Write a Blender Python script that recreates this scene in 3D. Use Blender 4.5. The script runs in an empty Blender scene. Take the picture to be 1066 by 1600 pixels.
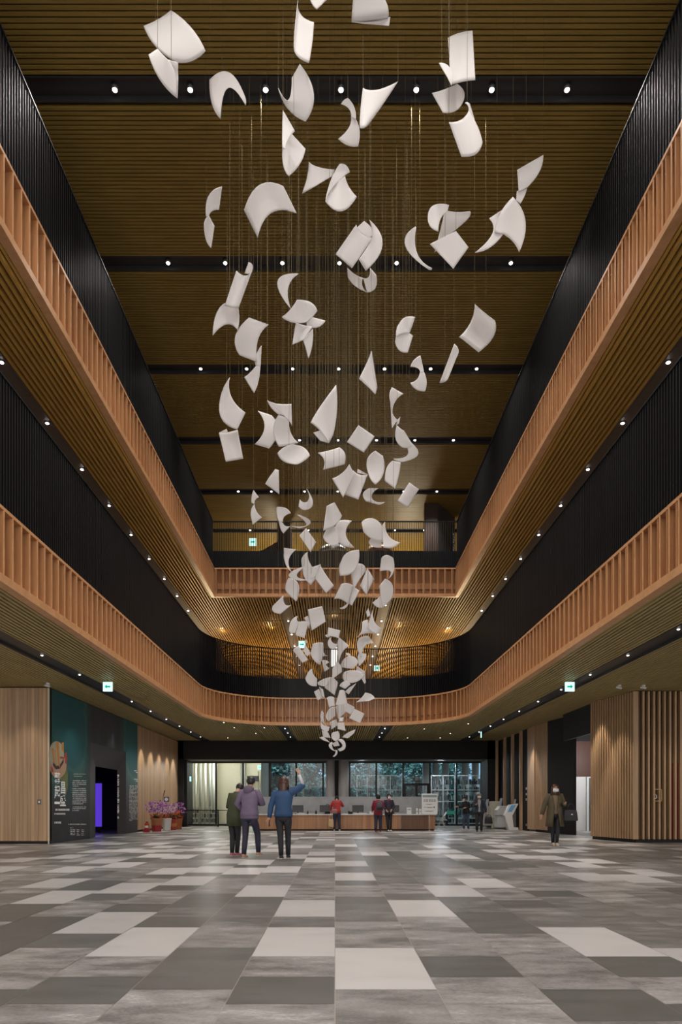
import bpy, bmesh, math, random
from mathutils import Vector, Matrix
random.seed(7)
PI = math.pi
SC = bpy.context.scene
COL = SC.collection
F = 1090.0; X0 = 523.5; YH = 1259.5; HC = 1.079      # focal length in px, vanishing point, eye height
L1C, L2C, L4C = 4.48, 9.85, 15.3                        # ceiling heights
SX = 5.05                                               # half width of the void

def W(px, py, d):
    """world point seen at pixel (px,py) at distance d"""
    return Vector(((px-X0)*d/F, d, HC+(YH-py)*d/F))
def fd(py):
    return F*HC/(py-YH)

# ---------------------------------------------------------------- materials
MATS = {}
def nm(name):
    m = bpy.data.materials.new(name); m.use_nodes = True
    nt = m.node_tree
    b = nt.nodes['Principled BSDF']
    return m, nt, b
def N(nt, t, **k):
    n = nt.nodes.new(t)
    for a, v in k.items():
        if a.startswith('i_'):
            key = a[2:]
            key = int(key) if key.isdigit() else key.replace('_', ' ')
            n.inputs[key].default_value = v
        else: setattr(n, a, v)
    return n
def plain(name, col, rough=.6, metal=0, noise=.12, scale=8, emit=None, es=1, bump=0, spec=.5):
    if name in MATS: return MATS[name]
    m, nt, b = nm(name)
    tc = N(nt, 'ShaderNodeTexCoord')
    nz = N(nt, 'ShaderNodeTexNoise', i_Scale=scale, i_Detail=4.0)
    nt.links.new(tc.outputs['Object'], nz.inputs['Vector'])
    mx = N(nt, 'ShaderNodeMixRGB', blend_type='MIX')
    c = (*col, 1)
    mx.inputs[1].default_value = (*[v*(1-noise) for v in col], 1)
    mx.inputs[2].default_value = (*[min(1, v*(1+noise)) for v in col], 1)
    nt.links.new(nz.outputs['Fac'], mx.inputs[0])
    nt.links.new(mx.outputs[0], b.inputs['Base Color'])
    b.inputs['Roughness'].default_value = rough
    b.inputs['Metallic'].default_value = metal
    b.inputs['Specular IOR Level'].default_value = spec
    if emit:
        b.inputs['Emission Color'].default_value = (*emit, 1)
        b.inputs['Emission Strength'].default_value = es
    if bump:
        bp = N(nt, 'ShaderNodeBump', i_Strength=bump, i_Distance=.01)
        nt.links.new(nz.outputs['Fac'], bp.inputs['Height'])
        nt.links.new(bp.outputs[0], b.inputs['Normal'])
    MATS[name] = m
    return m
def wood(name, c1, c2, stretch=(14, 14, .8), rough=.45, joint=0.0, joint_w=.06):
    """grain running along z (or along the axis with the small stretch), optional plank joints every `joint` m along x+y"""
    if name in MATS: return MATS[name]
    m, nt, b = nm(name)
    tc = N(nt, 'ShaderNodeTexCoord'); mp = N(nt, 'ShaderNodeMapping')
    mp.inputs['Scale'].default_value = stretch
    nt.links.new(tc.outputs['Object'], mp.inputs[0])
    nz = N(nt, 'ShaderNodeTexNoise', i_Scale=1.6, i_Detail=5.0, i_Roughness=.6)
    nt.links.new(mp.outputs[0], nz.inputs['Vector'])
    cr = N(nt, 'ShaderNodeValToRGB')
    cr.color_ramp.elements[0].position = .3; cr.color_ramp.elements[0].color = (*c1, 1)
    cr.color_ramp.elements[1].position = .7; cr.color_ramp.elements[1].color = (*c2, 1)
    nt.links.new(nz.outputs['Fac'], cr.inputs[0])
    out = cr.outputs[0]
    if joint:
        sp = N(nt, 'ShaderNodeSeparateXYZ'); nt.links.new(tc.outputs['Object'], sp.inputs[0])
        ad = N(nt, 'ShaderNodeMath', operation='ADD'); nt.links.new(sp.outputs[0], ad.inputs[0]); nt.links.new(sp.outputs[1], ad.inputs[1])
        dv = N(nt, 'ShaderNodeMath', operation='DIVIDE'); nt.links.new(ad.outputs[0], dv.inputs[0]); dv.inputs[1].default_value = joint
        fl = N(nt, 'ShaderNodeMath', operation='FLOOR'); nt.links.new(dv.outputs[0], fl.inputs[0])
        fr = N(nt, 'ShaderNodeMath', operation='FRACT'); nt.links.new(dv.outputs[0], fr.inputs[0])
        wn = N(nt, 'ShaderNodeTexWhiteNoise', noise_dimensions='1D'); nt.links.new(fl.outputs[0], wn.inputs['W'])
        mr = N(nt, 'ShaderNodeMapRange'); nt.links.new(wn.outputs['Value'], mr.inputs[0]); mr.inputs[3].default_value = .78; mr.inputs[4].default_value = 1.1
        lt = N(nt, 'ShaderNodeMath', operation='GREATER_THAN'); nt.links.new(fr.outputs[0], lt.inputs[0]); lt.inputs[1].default_value = joint_w
        mr2 = N(nt, 'ShaderNodeMapRange'); nt.links.new(lt.outputs[0], mr2.inputs[0]); mr2.inputs[3].default_value = .35; mr2.inputs[4].default_value = 1
        mu = N(nt, 'ShaderNodeMath', operation='MULTIPLY'); nt.links.new(mr.outputs[0], mu.inputs[0]); nt.links.new(mr2.outputs[0], mu.inputs[1])
        vm = N(nt, 'ShaderNodeVectorMath', operation='SCALE'); nt.links.new(out, vm.inputs[0]); nt.links.new(mu.outputs[0], vm.inputs['Scale'])
        out = vm.outputs[0]
    nt.links.new(out, b.inputs['Base Color'])
    b.inputs['Roughness'].default_value = rough
    MATS[name] = m
    return m
def emis(name, col, s):
    if name in MATS: return MATS[name]
    m, nt, b = nm(name)
    b.inputs['Base Color'].default_value = (*col, 1)
    b.inputs['Emission Color'].default_value = (*col, 1)
    b.inputs['Emission Strength'].default_value = s
    MATS[name] = m
    return m

M_FASCIA = wood('fascia_wood_shaded', (.42, .195, .082), (.56, .28, .125), (6, 6, .6), .4)  # darker tone of the same wood paints shade into the fin recesses
M_FASCIA_LIT = wood('fascia_wood_lit', (.56, .28, .125), (.70, .37, .18), (3, 3, 3), .38)  # lighter tone of the same wood paints lit fin edges and boards
M_WALLW = wood('wall_wood', (.47, .295, .165), (.62, .41, .25), (10, 10, .5), .5, joint=.11, joint_w=.07)
M_WALLP = wood('wall_wood_plain', (.47, .295, .165), (.62, .41, .25), (10, 10, .5), .5)
M_FIN = wood('fin_wood', (.41, .255, .14), (.56, .37, .215), (10, 10, .4), .45)
M_COUNT = wood('counter_wood', (.40, .185, .08), (.56, .28, .13), (9, 9, .5), .4, joint=.17, joint_w=.04)
M_COUNTD = wood('counter_dark_wood', (.14, .055, .022), (.20, .085, .038), (9, 9, .5), .4, joint=.17, joint_w=.04)
M_SLATC = wood('ceiling_slat', (.22, .14, .030), (.31, .20, .047), (.6, 6, 6), .5)
M_SLATL = wood('lower_ceiling_slat', (.36, .27, .11), (.48, .365, .155), (6, .5, 6), .5)
M_SLATM = wood('middle_ceiling_slat', (.52, .29, .06), (.64, .37, .085), (6, .5, 6), .5)
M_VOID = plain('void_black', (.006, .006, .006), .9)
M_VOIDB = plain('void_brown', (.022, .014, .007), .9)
M_BLACK = plain('black_steel', (.008, .008, .0095), .42, 0, .3, 3, spec=.28)
M_BLACKM = plain('black_matt', (.010, .010, .011), .75)
M_SLOT = plain('slot_dark', (.035, .033, .034), .45)
M_SLOTB = plain('slot_brown', (.17, .12, .10), .45)
M_WHITE = plain('white_paint', (.78, .78, .78), .4, noise=.03)
M_CREAM = plain('cream_paint', (.72, .66, .52), .5, noise=.04)
M_STONE = plain('grey_stone', (.38, .39, .41), .5, noise=.22, scale=4)
M_COLUMN = plain('grey_column', (.42, .40, .40), .4, noise=.08)
M_CHROME = plain('brushed_steel', (.6, .6, .6), .28, 1, .05)
M_BRONZE = plain('bronze_panel', (.055, .028, .018), .5, 0, .3, 2)
M_LENS = emis('lamp_lens', (1, .97, .92), 9)
M_LENSD = emis('lamp_lens_dim', (1, .97, .92), 4)
M_HOUS = plain('lamp_housing', (.12, .12, .12), .4)

# ---------------------------------------------------------------- mesh builder
class MB:
    def __init__(s): s.v = []; s.f = []; s.mi = []; s.cur = 0; s.sm = []
    def add(s, vs, fs, smooth=False):
        b = len(s.v); s.v += [tuple(v) for v in vs]
        for f in fs: s.f.append(tuple(b+i for i in f)); s.mi.append(s.cur); s.sm.append(smooth)
    def box(s, x0, x1, y0, y1, z0, z1):
        s.add([(x0,y0,z0),(x1,y0,z0),(x1,y1,z0),(x0,y1,z0),(x0,y0,z1),(x1,y0,z1),(x1,y1,z1),(x0,y1,z1)],
              [(0,3,2,1),(4,5,6,7),(0,1,5,4),(1,2,6,5),(2,3,7,6),(3,0,4,7)])
    def obox(s, c, a, b, z0, z1):
        """box with plan centre c=(x,y), half-axis vectors a, b (2D)"""
        p = [(c[0]+i*a[0]+j*b[0], c[1]+i*a[1]+j*b[1]) for i, j in ((-1,-1),(1,-1),(1,1),(-1,1))]
        s.add([(x,y,z0) for x,y in p]+[(x,y,z1) for x,y in p], [(0,3,2,1),(4,5,6,7),(0,1,5,4),(1,2,6,5),(2,3,7,6),(3,0,4,7)])
    def quad(s, *p): s.add(p, [tuple(range(len(p)))])
    def tube(s, pts, rad, n=10, flat=1.0, up=None, smooth=True, cap=True):
        pts = [Vector(p) for p in pts]
        if not isinstance(rad, (list, tuple)): rad = [rad]*len(pts)
        rings = []; ref = None
        for i, p in enumerate(pts):
            t = (pts[min(i+1, len(pts)-1)]-pts[max(i-1, 0)])
            if t.length < 1e-9: t = Vector((0,0,1))
            t.normalize()
            if ref is None:
                ref = Vector(up) if up else (Vector((0,1,0)) if abs(t.y) < .9 else Vector((1,0,0)))
            a = (ref - t*ref.dot(t))
            if a.length < 1e-6: a = t.orthogonal()
            a.normalize(); b = t.cross(a); ref = a
            r = rad[i]; r1, r2 = (r if isinstance(r, (list, tuple)) else (r, r*flat))
            rings.append([p + b*(r1*math.cos(2*PI*k/n)) + a*(r2*math.sin(2*PI*k/n)) for k in range(n)])
        vs = [v for r in rings for v in r]; fs = []
        for i in range(len(rings)-1):
            for k in range(n):
                fs.append((i*n+k, i*n+(k+1) % n, (i+1)*n+(k+1) % n, (i+1)*n+k))
        if cap: fs += [tuple(reversed(range(n))), tuple(range((len(rings)-1)*n, len(rings)*n))]
        s.add(vs, fs, smooth)
    def loft(s, rings, n=14, cap=True):
        """rings: (cx,cy,z,rx,ry)"""
        vs = []; fs = []
        for (cx, cy, z, rx, ry) in rings:
            vs += [(cx+rx*math.cos(2*PI*k/n), cy+ry*math.sin(2*PI*k/n), z) for k in range(n)]
        for i in range(len(rings)-1):
            for k in range(n): fs.append((i*n+k, i*n+(k+1) % n, (i+1)*n+(k+1) % n, (i+1)*n+k))
        if cap: fs += [tuple(reversed(range(n))), tuple(range((len(rings)-1)*n, len(rings)*n))]
        s.add(vs, fs, True)
    def ell(s, c, r, n=12, m=8, tilt=None):
        c = Vector(c); vs = []; fs = []
        for j in range(m+1):
            t = PI*j/m
            for k in range(n):
                p = Vector((r[0]*math.sin(t)*math.cos(2*PI*k/n), r[1]*math.sin(t)*math.sin(2*PI*k/n), r[2]*math.cos(t)))
                if tilt: p = tilt @ p
                vs.append(c+p)
        for j in range(m):
            for k in range(n): fs.append((j*n+k, (j+1)*n+k, (j+1)*n+(k+1) % n, j*n+(k+1) % n))
        s.add(vs, fs, True)
    def grid(s, fn, nu, nv, smooth=True):
        vs = [fn(i/nu, j/nv) for j in range(nv+1) for i in range(nu+1)]
        fs = [(j*(nu+1)+i, j*(nu+1)+i+1, (j+1)*(nu+1)+i+1, (j+1)*(nu+1)+i) for j in range(nv) for i in range(nu)]
        s.add(vs, fs, smooth)
    def build(s, name, mats, parent=None, origin=None, world=False):
        me = bpy.data.meshes.new(name)
        o = Vector(origin) if origin is not None else Vector((0,0,0))
        me.from_pydata([Vector(v)-o for v in s.v], [], s.f)
        if not isinstance(mats, (list, tuple)): mats = [mats]
        for m in mats: me.materials.append(m)
        for p, mi, sm in zip(me.polygons, s.mi, s.sm):
            p.material_index = mi; p.use_smooth = sm
        me.validate(); me.update()
        ob = bpy.data.objects.new(name, me); COL.objects.link(ob)
        if parent is not None:
            ob.parent = parent
            ob.location = o - Vector(parent.location) if world else o
        else: ob.location = o
        return ob
def tag(o, label=None, cat=None, group=None, kind=None):
    if label: o['label'] = label
    if cat: o['category'] = cat
    if group: o['group'] = group
    if kind: o['kind'] = kind
    return o
def thing(name, loc, label, cat, group=None, rz=0):
    o = bpy.data.objects.new(name, None); COL.objects.link(o); o.location = loc; o.rotation_euler.z = rz
    o.empty_display_size = .1
    return tag(o, label, cat, group)
def struct(mb, name, mats, label=None, cat=None, parent=None, origin=None):
    o = mb.build(name, mats, parent, origin)
    o['kind'] = 'structure'
    if parent is None:
        if label: o['label'] = label
        if cat: o['category'] = cat
    return o
# ================================================================ camera, world
cam = bpy.data.cameras.new('camera'); co = bpy.data.objects.new('camera', cam); COL.objects.link(co)
co.location = (0, 0, HC); co.rotation_euler = (PI/2, 0, 0)
cam.sensor_fit = 'HORIZONTAL'; cam.sensor_width = 36; cam.lens = F*36/1066
cam.shift_x = (533-X0)/1066; cam.shift_y = (YH-800)/1066
cam.clip_end = 300; cam.clip_start = .05
SC.camera = co
SC.view_settings.view_transform = 'Standard'
SC.view_settings.look = 'None'
SC.view_settings.exposure = 0.0
SC.cycles.use_denoising = True
SC.cycles.max_bounces = 7; SC.cycles.diffuse_bounces = 4; SC.cycles.glossy_bounces = 3
SC.cycles.transparent_max_bounces = 12
SC.cycles.sample_clamp_indirect = 4
SC.cycles.caustics_reflective = False; SC.cycles.caustics_refractive = False
w = bpy.data.worlds.new('world'); SC.world = w; w.use_nodes = True
nt = w.node_tree; bg = nt.nodes['Background']
tc = N(nt, 'ShaderNodeTexCoord'); sp = N(nt, 'ShaderNodeSeparateXYZ'); nt.links.new(tc.outputs['Generated'], sp.inputs[0])
mr = N(nt, 'ShaderNodeMapRange'); nt.links.new(sp.outputs[1], mr.inputs[0]); mr.inputs[1].default_value = -.2; mr.inputs[2].default_value = .3
cr = N(nt, 'ShaderNodeValToRGB'); nt.links.new(mr.outputs[0], cr.inputs[0])
WORLD_BACK = 1.15
cr.color_ramp.elements[0].color = (WORLD_BACK, WORLD_BACK*.95, WORLD_BACK*.9, 1)
cr.color_ramp.elements[1].color = (.42, .66, .95, 1)
nt.links.new(cr.outputs[0], bg.inputs[0]); bg.inputs[1].default_value = 1.0

# ================================================================ floor tiles
def floor():
    U = .6
    me = bpy.data.meshes.new('floor')
    EX = {-1: [(5.34,6.34,'m'),(6.34,7.34,'d'),(7.34,8.34,'m'),(8.34,10.34,'l'),(10.34,11.34,'e'),(11.34,13.34,'l'),(13.34,15.34,'m'),(15.34,17.34,'m'),(17.34,20.34,'e'),(20.34,22.34,'m'),(22.34,24.34,'l'),(24.34,25.34,'e'),(25.34,27.34,'l'),(27.34,29.34,'m'),(29.34,32.34,'e'),(32.34,36.34,'m'),(36.34,38.34,'l'),(38.34,39.34,'e'),(39.34,41.34,'l')],
          0: [(4.84,6.84,'m'),(6.84,8.84,'l'),(8.84,10.84,'m'),(10.84,12.84,'e'),(12.84,13.84,'d'),(13.84,15.84,'m'),(15.84,16.84,'e'),(16.84,18.84,'l'),(18.84,20.84,'e'),(20.84,22.84,'l'),(22.84,25.84,'e'),(25.84,27.84,'m'),(27.84,30.84,'e'),(30.84,32.84,'l'),(32.84,38.84,'m'),(38.84,40.84,'l')],
          1: [(5.34,6.34,'m'),(6.34,7.34,'m'),(7.34,8.34,'d'),(8.34,10.34,'m'),(10.34,11.34,'m'),(11.34,13.34,'l'),(13.34,14.34,'e'),(14.34,16.34,'m'),(16.34,18.34,'e'),(18.34,21.34,'e'),(21.34,25.34,'d'),(25.34,27.34,'l'),(27.34,30.34,'m'),(30.34,36.34,'e')],
          2: [(4.84,5.84,'m'),(5.84,6.84,'d'),(6.84,8.84,'m'),(8.84,9.84,'m'),(9.84,11.84,'d'),(11.84,13.84,'e'),(13.84,15.84,'l'),(15.84,17.84,'m'),(17.84,22.84,'e'),(22.84,27.84,'d')],
          3: [(5.34,6.34,'d'),(6.34,7.34,'m'),(7.34,8.34,'d'),(8.34,10.34,'l'),(10.34,12.34,'e'),(12.34,13.34,'d'),(13.34,15.34,'m'),(15.34,17.34,'l'),(17.34,20.34,'m')],
          4: [(5.84,6.84,'m'),(6.84,8.84,'l'),(8.84,9.84,'e'),(9.84,12.84,'e')],
          -2: [(4.84,6.84,'m'),(6.84,8.84,'d'),(8.84,10.84,'m'),(10.84,12.84,'e'),(12.84,13.84,'d'),(13.84,15.84,'l'),(15.84,18.84,'m'),(18.84,20.84,'l'),(20.84,22.84,'e')],
          -3: [(5.34,6.34,'m'),(6.34,7.34,'d'),(7.34,8.34,'m'),(8.34,10.34,'l'),(10.34,11.34,'d'),(11.34,12.34,'e'),(12.34,14.34,'d'),(14.34,17.34,'m'),(17.34,18.34,'e'),(18.34,20.34,'l')],
          -4: [(6.84,8.84,'m'),(8.84,9.84,'d'),(9.84,11.84,'l'),(11.84,12.84,'d'),(12.84,14.84,'m'),(14.84,15.84,'d'),(15.84,17.84,'l'),(17.84,18.84,'e'),(18.84,20.84,'l')],
          -5: [(7.34,8.34,'e'),(8.34,11.34,'d'),(11.34,13.34,'m'),(13.34,14.34,'d'),(14.34,16.34,'l')]}
    tone = {'l': 1.0, 'm': .5, 'e': .3, 'd': .05}
    R = random.Random(41)
    vs = []; fs = []; at = []
    g = .0028
    for c in range(-30, 30):
        par = .34 if c % 2 else .84
        seq = []
        ex = EX.get(c, [])
        k = -12+par
        if ex:
            while k < ex[0][0]-1e-3:
                seq.append((k, k+1, R.choice('med'))); k += 1
            k = ex[-1][1]; seq += ex
        since = 0
        while k < 72:
            r = R.random()
            if r < (.26 if k > 22 else .2) and since > 0: seq.append((k, k+2, 'l')); k += 2; since = 0
            else:
                L = R.choice((1, 1, 2)); seq.append((k, k+L, R.choice('mmeed'))); k += L; since += 1
        for (a, b, t) in seq:
            x0, x1, y0, y1 = c*U+g, (c+1)*U-g, a*U+g*.7, b*U-g*.7
            i = len(vs); vs += [(x0,y0,0),(x1,y0,0),(x1,y1,0),(x0,y1,0)]; fs.append((i,i+1,i+2,i+3))
            at += [(tone[t], R.random(), R.random())]*4
    # grout bed
    i = len(vs); vs += [(-18,-8,-.002),(18,-8,-.002),(18,46,-.002),(-18,46,-.002)]; fs.append((i,i+1,i+2,i+3)); at += [(2, 0, 0)]*4
    i = len(vs); vs += [(-18,-8,-.3),(18,-8,-.3),(18,46,-.3),(-18,46,-.3)]; fs.append((i,i+3,i+2,i+1)); at += [(2, 0, 0)]*4
    me.from_pydata(vs, [], fs)
    ca = me.attributes.new('tile', 'FLOAT_VECTOR', 'CORNER')
    ca.data.foreach_set('vector', [x for a in at for x in a])
    me.update()
    m, nt, b = nm('floor_tiles')
    A = N(nt, 'ShaderNodeAttribute', attribute_name='tile'); s = N(nt, 'ShaderNodeSeparateXYZ'); nt.links.new(A.outputs['Vector'], s.inputs[0])
    cr = N(nt, 'ShaderNodeValToRGB'); e = cr.color_ramp; e.elements[0].position = 0; e.elements[0].color = (.125,.122,.116,1)
    e.elements[1].position = 1; e.elements[1].color = (.56,.535,.53,1)
    for p, c in ((.3, (.18,.173,.167,1)), (.5, (.275,.26,.252,1)), (.75, (.36,.34,.332,1))):
        q = e.elements.new(p); q.color = c
    # mottling
    tc = N(nt, 'ShaderNodeTexCoord'); ad = N(nt, 'ShaderNodeVectorMath', operation='MULTIPLY_ADD')
    nt.links.new(A.outputs['Vector'], ad.inputs[0]); ad.inputs[1].default_value = (0, 7, 13); nt.links.new(tc.outputs['Object'], ad.inputs[2])
    mp = N(nt, 'ShaderNodeMapping'); mp.inputs['Scale'].default_value = (1.6, 3.4, 1); nt.links.new(ad.outputs[0], mp.inputs[0])
    n1 = N(nt, 'ShaderNodeTexNoise', i_Scale=1.3, i_Detail=9.0, i_Roughness=.68); nt.links.new(mp.outputs[0], n1.inputs['Vector'])
    n2 = N(nt, 'ShaderNodeTexNoise', i_Scale=26.0, i_Detail=3.0); nt.links.new(mp.outputs[0], n2.inputs['Vector'])
    a1 = N(nt, 'ShaderNodeMath', operation='MULTIPLY_ADD'); nt.links.new(n2.outputs['Fac'], a1.inputs[0]); a1.inputs[1].default_value = .35; nt.links.new(n1.outputs['Fac'], a1.inputs[2])
    sb = N(nt, 'ShaderNodeMapRange'); nt.links.new(a1.outputs[0], sb.inputs[0]); sb.inputs[1].default_value = .38; sb.inputs[2].default_value = .95; sb.inputs[3].default_value = -.8; sb.inputs[4].default_value = .8
    # amount of mottling: strongest on mid tiles
    am = N(nt, 'ShaderNodeValToRGB'); nt.links.new(s.outputs[0], am.inputs[0]); em = am.color_ramp
    em.elements[0].color = (.12,.12,.12,1); em.elements[1].color = (.10,.10,.10,1)
    for p, v in ((.3, .45), (.5, .75), (.8, .5)): q = em.elements.new(p); q.color = (v, v, v, 1)
    mu = N(nt, 'ShaderNodeMath', operation='MULTIPLY_ADD'); nt.links.new(sb.outputs[0], mu.inputs[0]); nt.links.new(am.outputs[0], mu.inputs[1]); nt.links.new(s.outputs[0], mu.inputs[2])
    nt.links.new(mu.outputs[0], cr.inputs[0])
    # per tile warmth
    hs = N(nt, 'ShaderNodeHueSaturation'); nt.links.new(cr.outputs[0], hs.inputs['Color'])
    m2 = N(nt, 'ShaderNodeMapRange'); nt.links.new(s.outputs[2], m2.inputs[0]); m2.inputs[3].default_value = .88; m2.inputs[4].default_value = 1.12; nt.links.new(m2.outputs[0], hs.inputs['Value'])
    gt = N(nt, 'ShaderNodeMath', operation='GREATER_THAN'); nt.links.new(s.outputs[0], gt.inputs[0]); gt.inputs[1].default_value = 1.5
    mx = N(nt, 'ShaderNodeMixRGB'); nt.links.new(gt.outputs[0], mx.inputs[0]); nt.links.new(hs.outputs[0], mx.inputs[1]); mx.inputs[2].default_value = (.42,.38,.34,1)
    nt.links.new(mx.outputs[0], b.inputs['Base Color'])
    mr = N(nt, 'ShaderNodeMapRange'); nt.links.new(n1.outputs['Fac'], mr.inputs[0]); mr.inputs[3].default_value = .22; mr.inputs[4].default_value = .5
    nt.links.new(mr.outputs[0], b.inputs['Roughness']); b.inputs['Specular IOR Level'].default_value = .45
    me.materials.append(m)
    o = bpy.data.objects.new('floor', me); COL.objects.link(o); o['kind'] = 'structure'
    tag(o, 'grey stone tile floor with scattered pale tiles', 'floor')
floor()

# ================================================================ upper ceiling (slats across)
SLOTS4 = [9.45+4.43*i for i in range(0, 8)]     # slot centre distances
def ceil4():
    m = MB(); y = -2.0
    while y < 44:
        if not any(abs(y+.03-s) < .27 for s in SLOTS4):
            m.box(-11, 11, y, y+.062, L4C, L4C+.10)
        y += .1
    m.cur = 1; m.box(-11.2, 11.2, -2.2, 44.4, L4C+.30, L4C+.34)
    m.cur = 2
    for s in SLOTS4:
        m.box(-11, 11, s-.27, s+.22, L4C+.12, L4C+.16)
        m.box(-11, 11, s+.20, s+.225, L4C-.002, L4C+.16)
        m.box(-11, 11, s-.28, s-.255, L4C-.002, L4C+.16)
    struct(m, 'ceiling', [M_SLATC, M_VOIDB, M_SLOT], 'high olive brown slatted ceiling crossed by dark light slots', 'ceiling')
ceil4()

# ================================================================ ring geometry
def ring2(off=0.0):
    """plan curve of the curved middle balcony, as list of (x,y) from the near left to the near right, offset outward by off"""
    R = 3.4; pts = []
    x = SX+off; yb = 29.35+off; r = R+off
    cx, cy = SX-R, 29.35-R
    pts.append((-x, -3.0)); pts.append((-x, cy))
    for k in range(1, 16): a = PI-(PI/2)*k/16; pts.append((-cx+r*math.cos(a), cy+r*math.sin(a)))
    pts.append((-cx, yb)); pts.append((cx, yb))
    for k in range(1, 16): a = PI/2-(PI/2)*k/16; pts.append((cx+r*math.cos(a), cy+r*math.sin(a)))
    pts.append((x, cy)); pts.append((x, -3.0))
    return pts
def ring3(off=0.0):
    x = SX+off; y = 29.2+off
    return [(-x, -3.0), (-x, y), (x, y), (x, -3.0)]
def arclen(pts):
    L = [0]
    for a, b in zip(pts, pts[1:]): L.append(L[-1]+math.hypot(b[0]-a[0], b[1]-a[1]))
    return L
def sample(pts, step, start=0):
    L = arclen(pts); out = []; s = start; i = 0
    while s < L[-1]:
        while s > L[i+1]: i += 1
        t = (s-L[i])/(L[i+1]-L[i]); a, b = pts[i], pts[i+1]
        tx, ty = (b[0]-a[0]), (b[1]-a[1]); n = math.hypot(tx, ty); tx /= n; ty /= n
        out.append(((a[0]+(b[0]-a[0])*t, a[1]+(b[1]-a[1])*t), (tx, ty)))
        s += step
    return out
def strip(m, pa, pb, z0, z1):
    """solid wall/board between plan curves pa and pb"""
    n = len(pa); vs = [(x,y,z0) for x,y in pa]+[(x,y,z0) for x,y in pb]+[(x,y,z1) for x,y in pa]+[(x,y,z1) for x,y in pb]
    fs = []
    for i in range(n-1):
        fs += [(i, i+1, n+i+1, n+i), (2*n+i, 3*n+i, 3*n+i+1, 2*n+i+1), (i, 2*n+i, 2*n+i+1, i+1), (n+i, n+i+1, 3*n+i+1, 3*n+i)]
    m.add(vs, fs)
def balcony(ring, zb, zt, name, label):
    m = MB(); w = .24
    strip(m, ring(0), ring(w+.05), zt-.05, zt)                 # top board
    strip(m, ring(w), ring(w+.05), zb, zt-.05)                 # back panel
    for (p, t) in sample(ring(w/2), .3, .13):
        nx, ny = -t[1], t[0]
        m.obox(p, (t[0]*.013, t[1]*.013), (nx*w/2, ny*w/2), zb, zt-.05)
    m.cur = 1
    for (p, t) in sample(ring(-.004), .3, .13):  # thin nosings added so the lit fin edge shows as lighter colour
        m.obox(p, (t[0]*.0145, t[1]*.0145), (-t[1]*.006, t[0]*.006), zb, zt-.05)
    strip(m, ring(-.01), ring(0), zt-.05, zt+.002)
    strip(m, ring(-.015), ring(.15), zb-.13, zb)
    return struct(m, name, [M_FASCIA, M_FASCIA_LIT], label, 'balcony fascia')
balcony(ring2, L1C+.12, 5.63, 'trim_1', 'curved orange wood fascia with vertical fins round the middle balcony')
balcony(ring3, L2C+.12, 11.05, 'trim_2', 'square cornered orange wood fascia with vertical fins on the upper balcony')
def screen(ring, z0, zs, z1, step, bw, bd, name, label):
    m = MB()
    strip(m, ring(.12), ring(.15), z0, zs)
    for (p, t) in sample(ring(.09), step):
        m.obox(p, (t[0]*bw/2, t[1]*bw/2), (-t[1]*bd/2, t[0]*bd/2), z0, z1)
    strip(m, ring(.05), ring(.13), z1-.03, z1)
    return struct(m, name, M_BLACK, label, 'railing')
screen(ring2, 5.63, 6.46, 7.72, .095, .032, .05, 'trim_3', 'curved black slatted screen standing on the middle balcony')
screen(ring3, 11.05, 11.8, 13.03, .095, .017, .05, 'trim_4', 'black barred screen standing on the upper balcony')

# ================================================================ soffits with slats running in depth
def curve_y(x, base):
    """distance at which the slab behind the void starts, for |x| < half width"""
    a = abs(x)
    if base == 3: return 29.2+.17
    R = 3.4+.17; c = SX-3.4
    if a <= c: return 29.35+.17
    return 29.35-3.4+math.sqrt(max(0, R*R-(a-c)**2))
def soffit(Z, base, yfar, name, mats, label, slots_x, pitch=.1, xmax=14.0):
    m = MB(); x = -xmax
    while x < xmax:
        xc = x+.03
        if not any(abs(abs(xc)-s) < hw for s, hw in slots_x(xc)):
            if abs(xc) > SX+.17: y0 = -3.0
            else: y0 = curve_y(xc, base)
            m.box(x, x+.052, y0, yfar, Z, Z+.09)
        x += pitch
    m.cur = 1
    m.box(-xmax, -SX-.28, -3, yfar, Z+.33, Z+.37); m.box(SX+.28, xmax, -3, yfar, Z+.33, Z+.37)
    # slab behind the void, following the curve
    n = 40; xs = [-SX-.28+(2*SX+.56)*i/n for i in range(n+1)]
    ys = [curve_y(min(max(q, -SX-.29), SX+.29), base) if abs(q) < SX+.29 else 26 for q in xs]
    vs = [(q, yy, Z+.35) for q, yy in zip(xs, ys)]+[(q, yfar, Z+.35) for q in xs]
    m.add(vs, [(i, i+1, n+1+i+1, n+1+i) for i in range(n)])
    # cross bearers above the slats
    y = 1.0
    while y < yfar:
        for a, b in ((-xmax, -SX-.3), (SX+.3, xmax)): m.box(a, b, y, y+.05, Z+.09, Z+.14)
        if y > 30: m.box(-SX, SX, y, y+.05, Z+.09, Z+.14)
        y += 1.2
    m.cur = 2
    for s, hw in slots_x(99): 
        for sg in (-1, 1):
            y0 = -3 if s > SX else curve_y(s, base)
            m.box(sg*s-hw, sg*s+hw, y0, yfar, Z+.06, Z+.085)
            m.box(sg*s-hw, sg*s-hw+.02, y0, yfar, Z-.002, Z+.12); m.box(sg*s+hw-.02, sg*s+hw, y0, yfar, Z-.002, Z+.12)
    return struct(m, name, mats, label, 'ceiling')
SL1 = [(6.74, .26), (2.22, .24)]
SL2 = [(6.80, .33), (2.22, .24)]
soffit(L1C, 2, 36.3, 'ceiling_lower', [M_SLATL, M_VOID, M_SLOT], 'low olive slatted ceiling under the middle balcony', lambda x: SL1)
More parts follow.
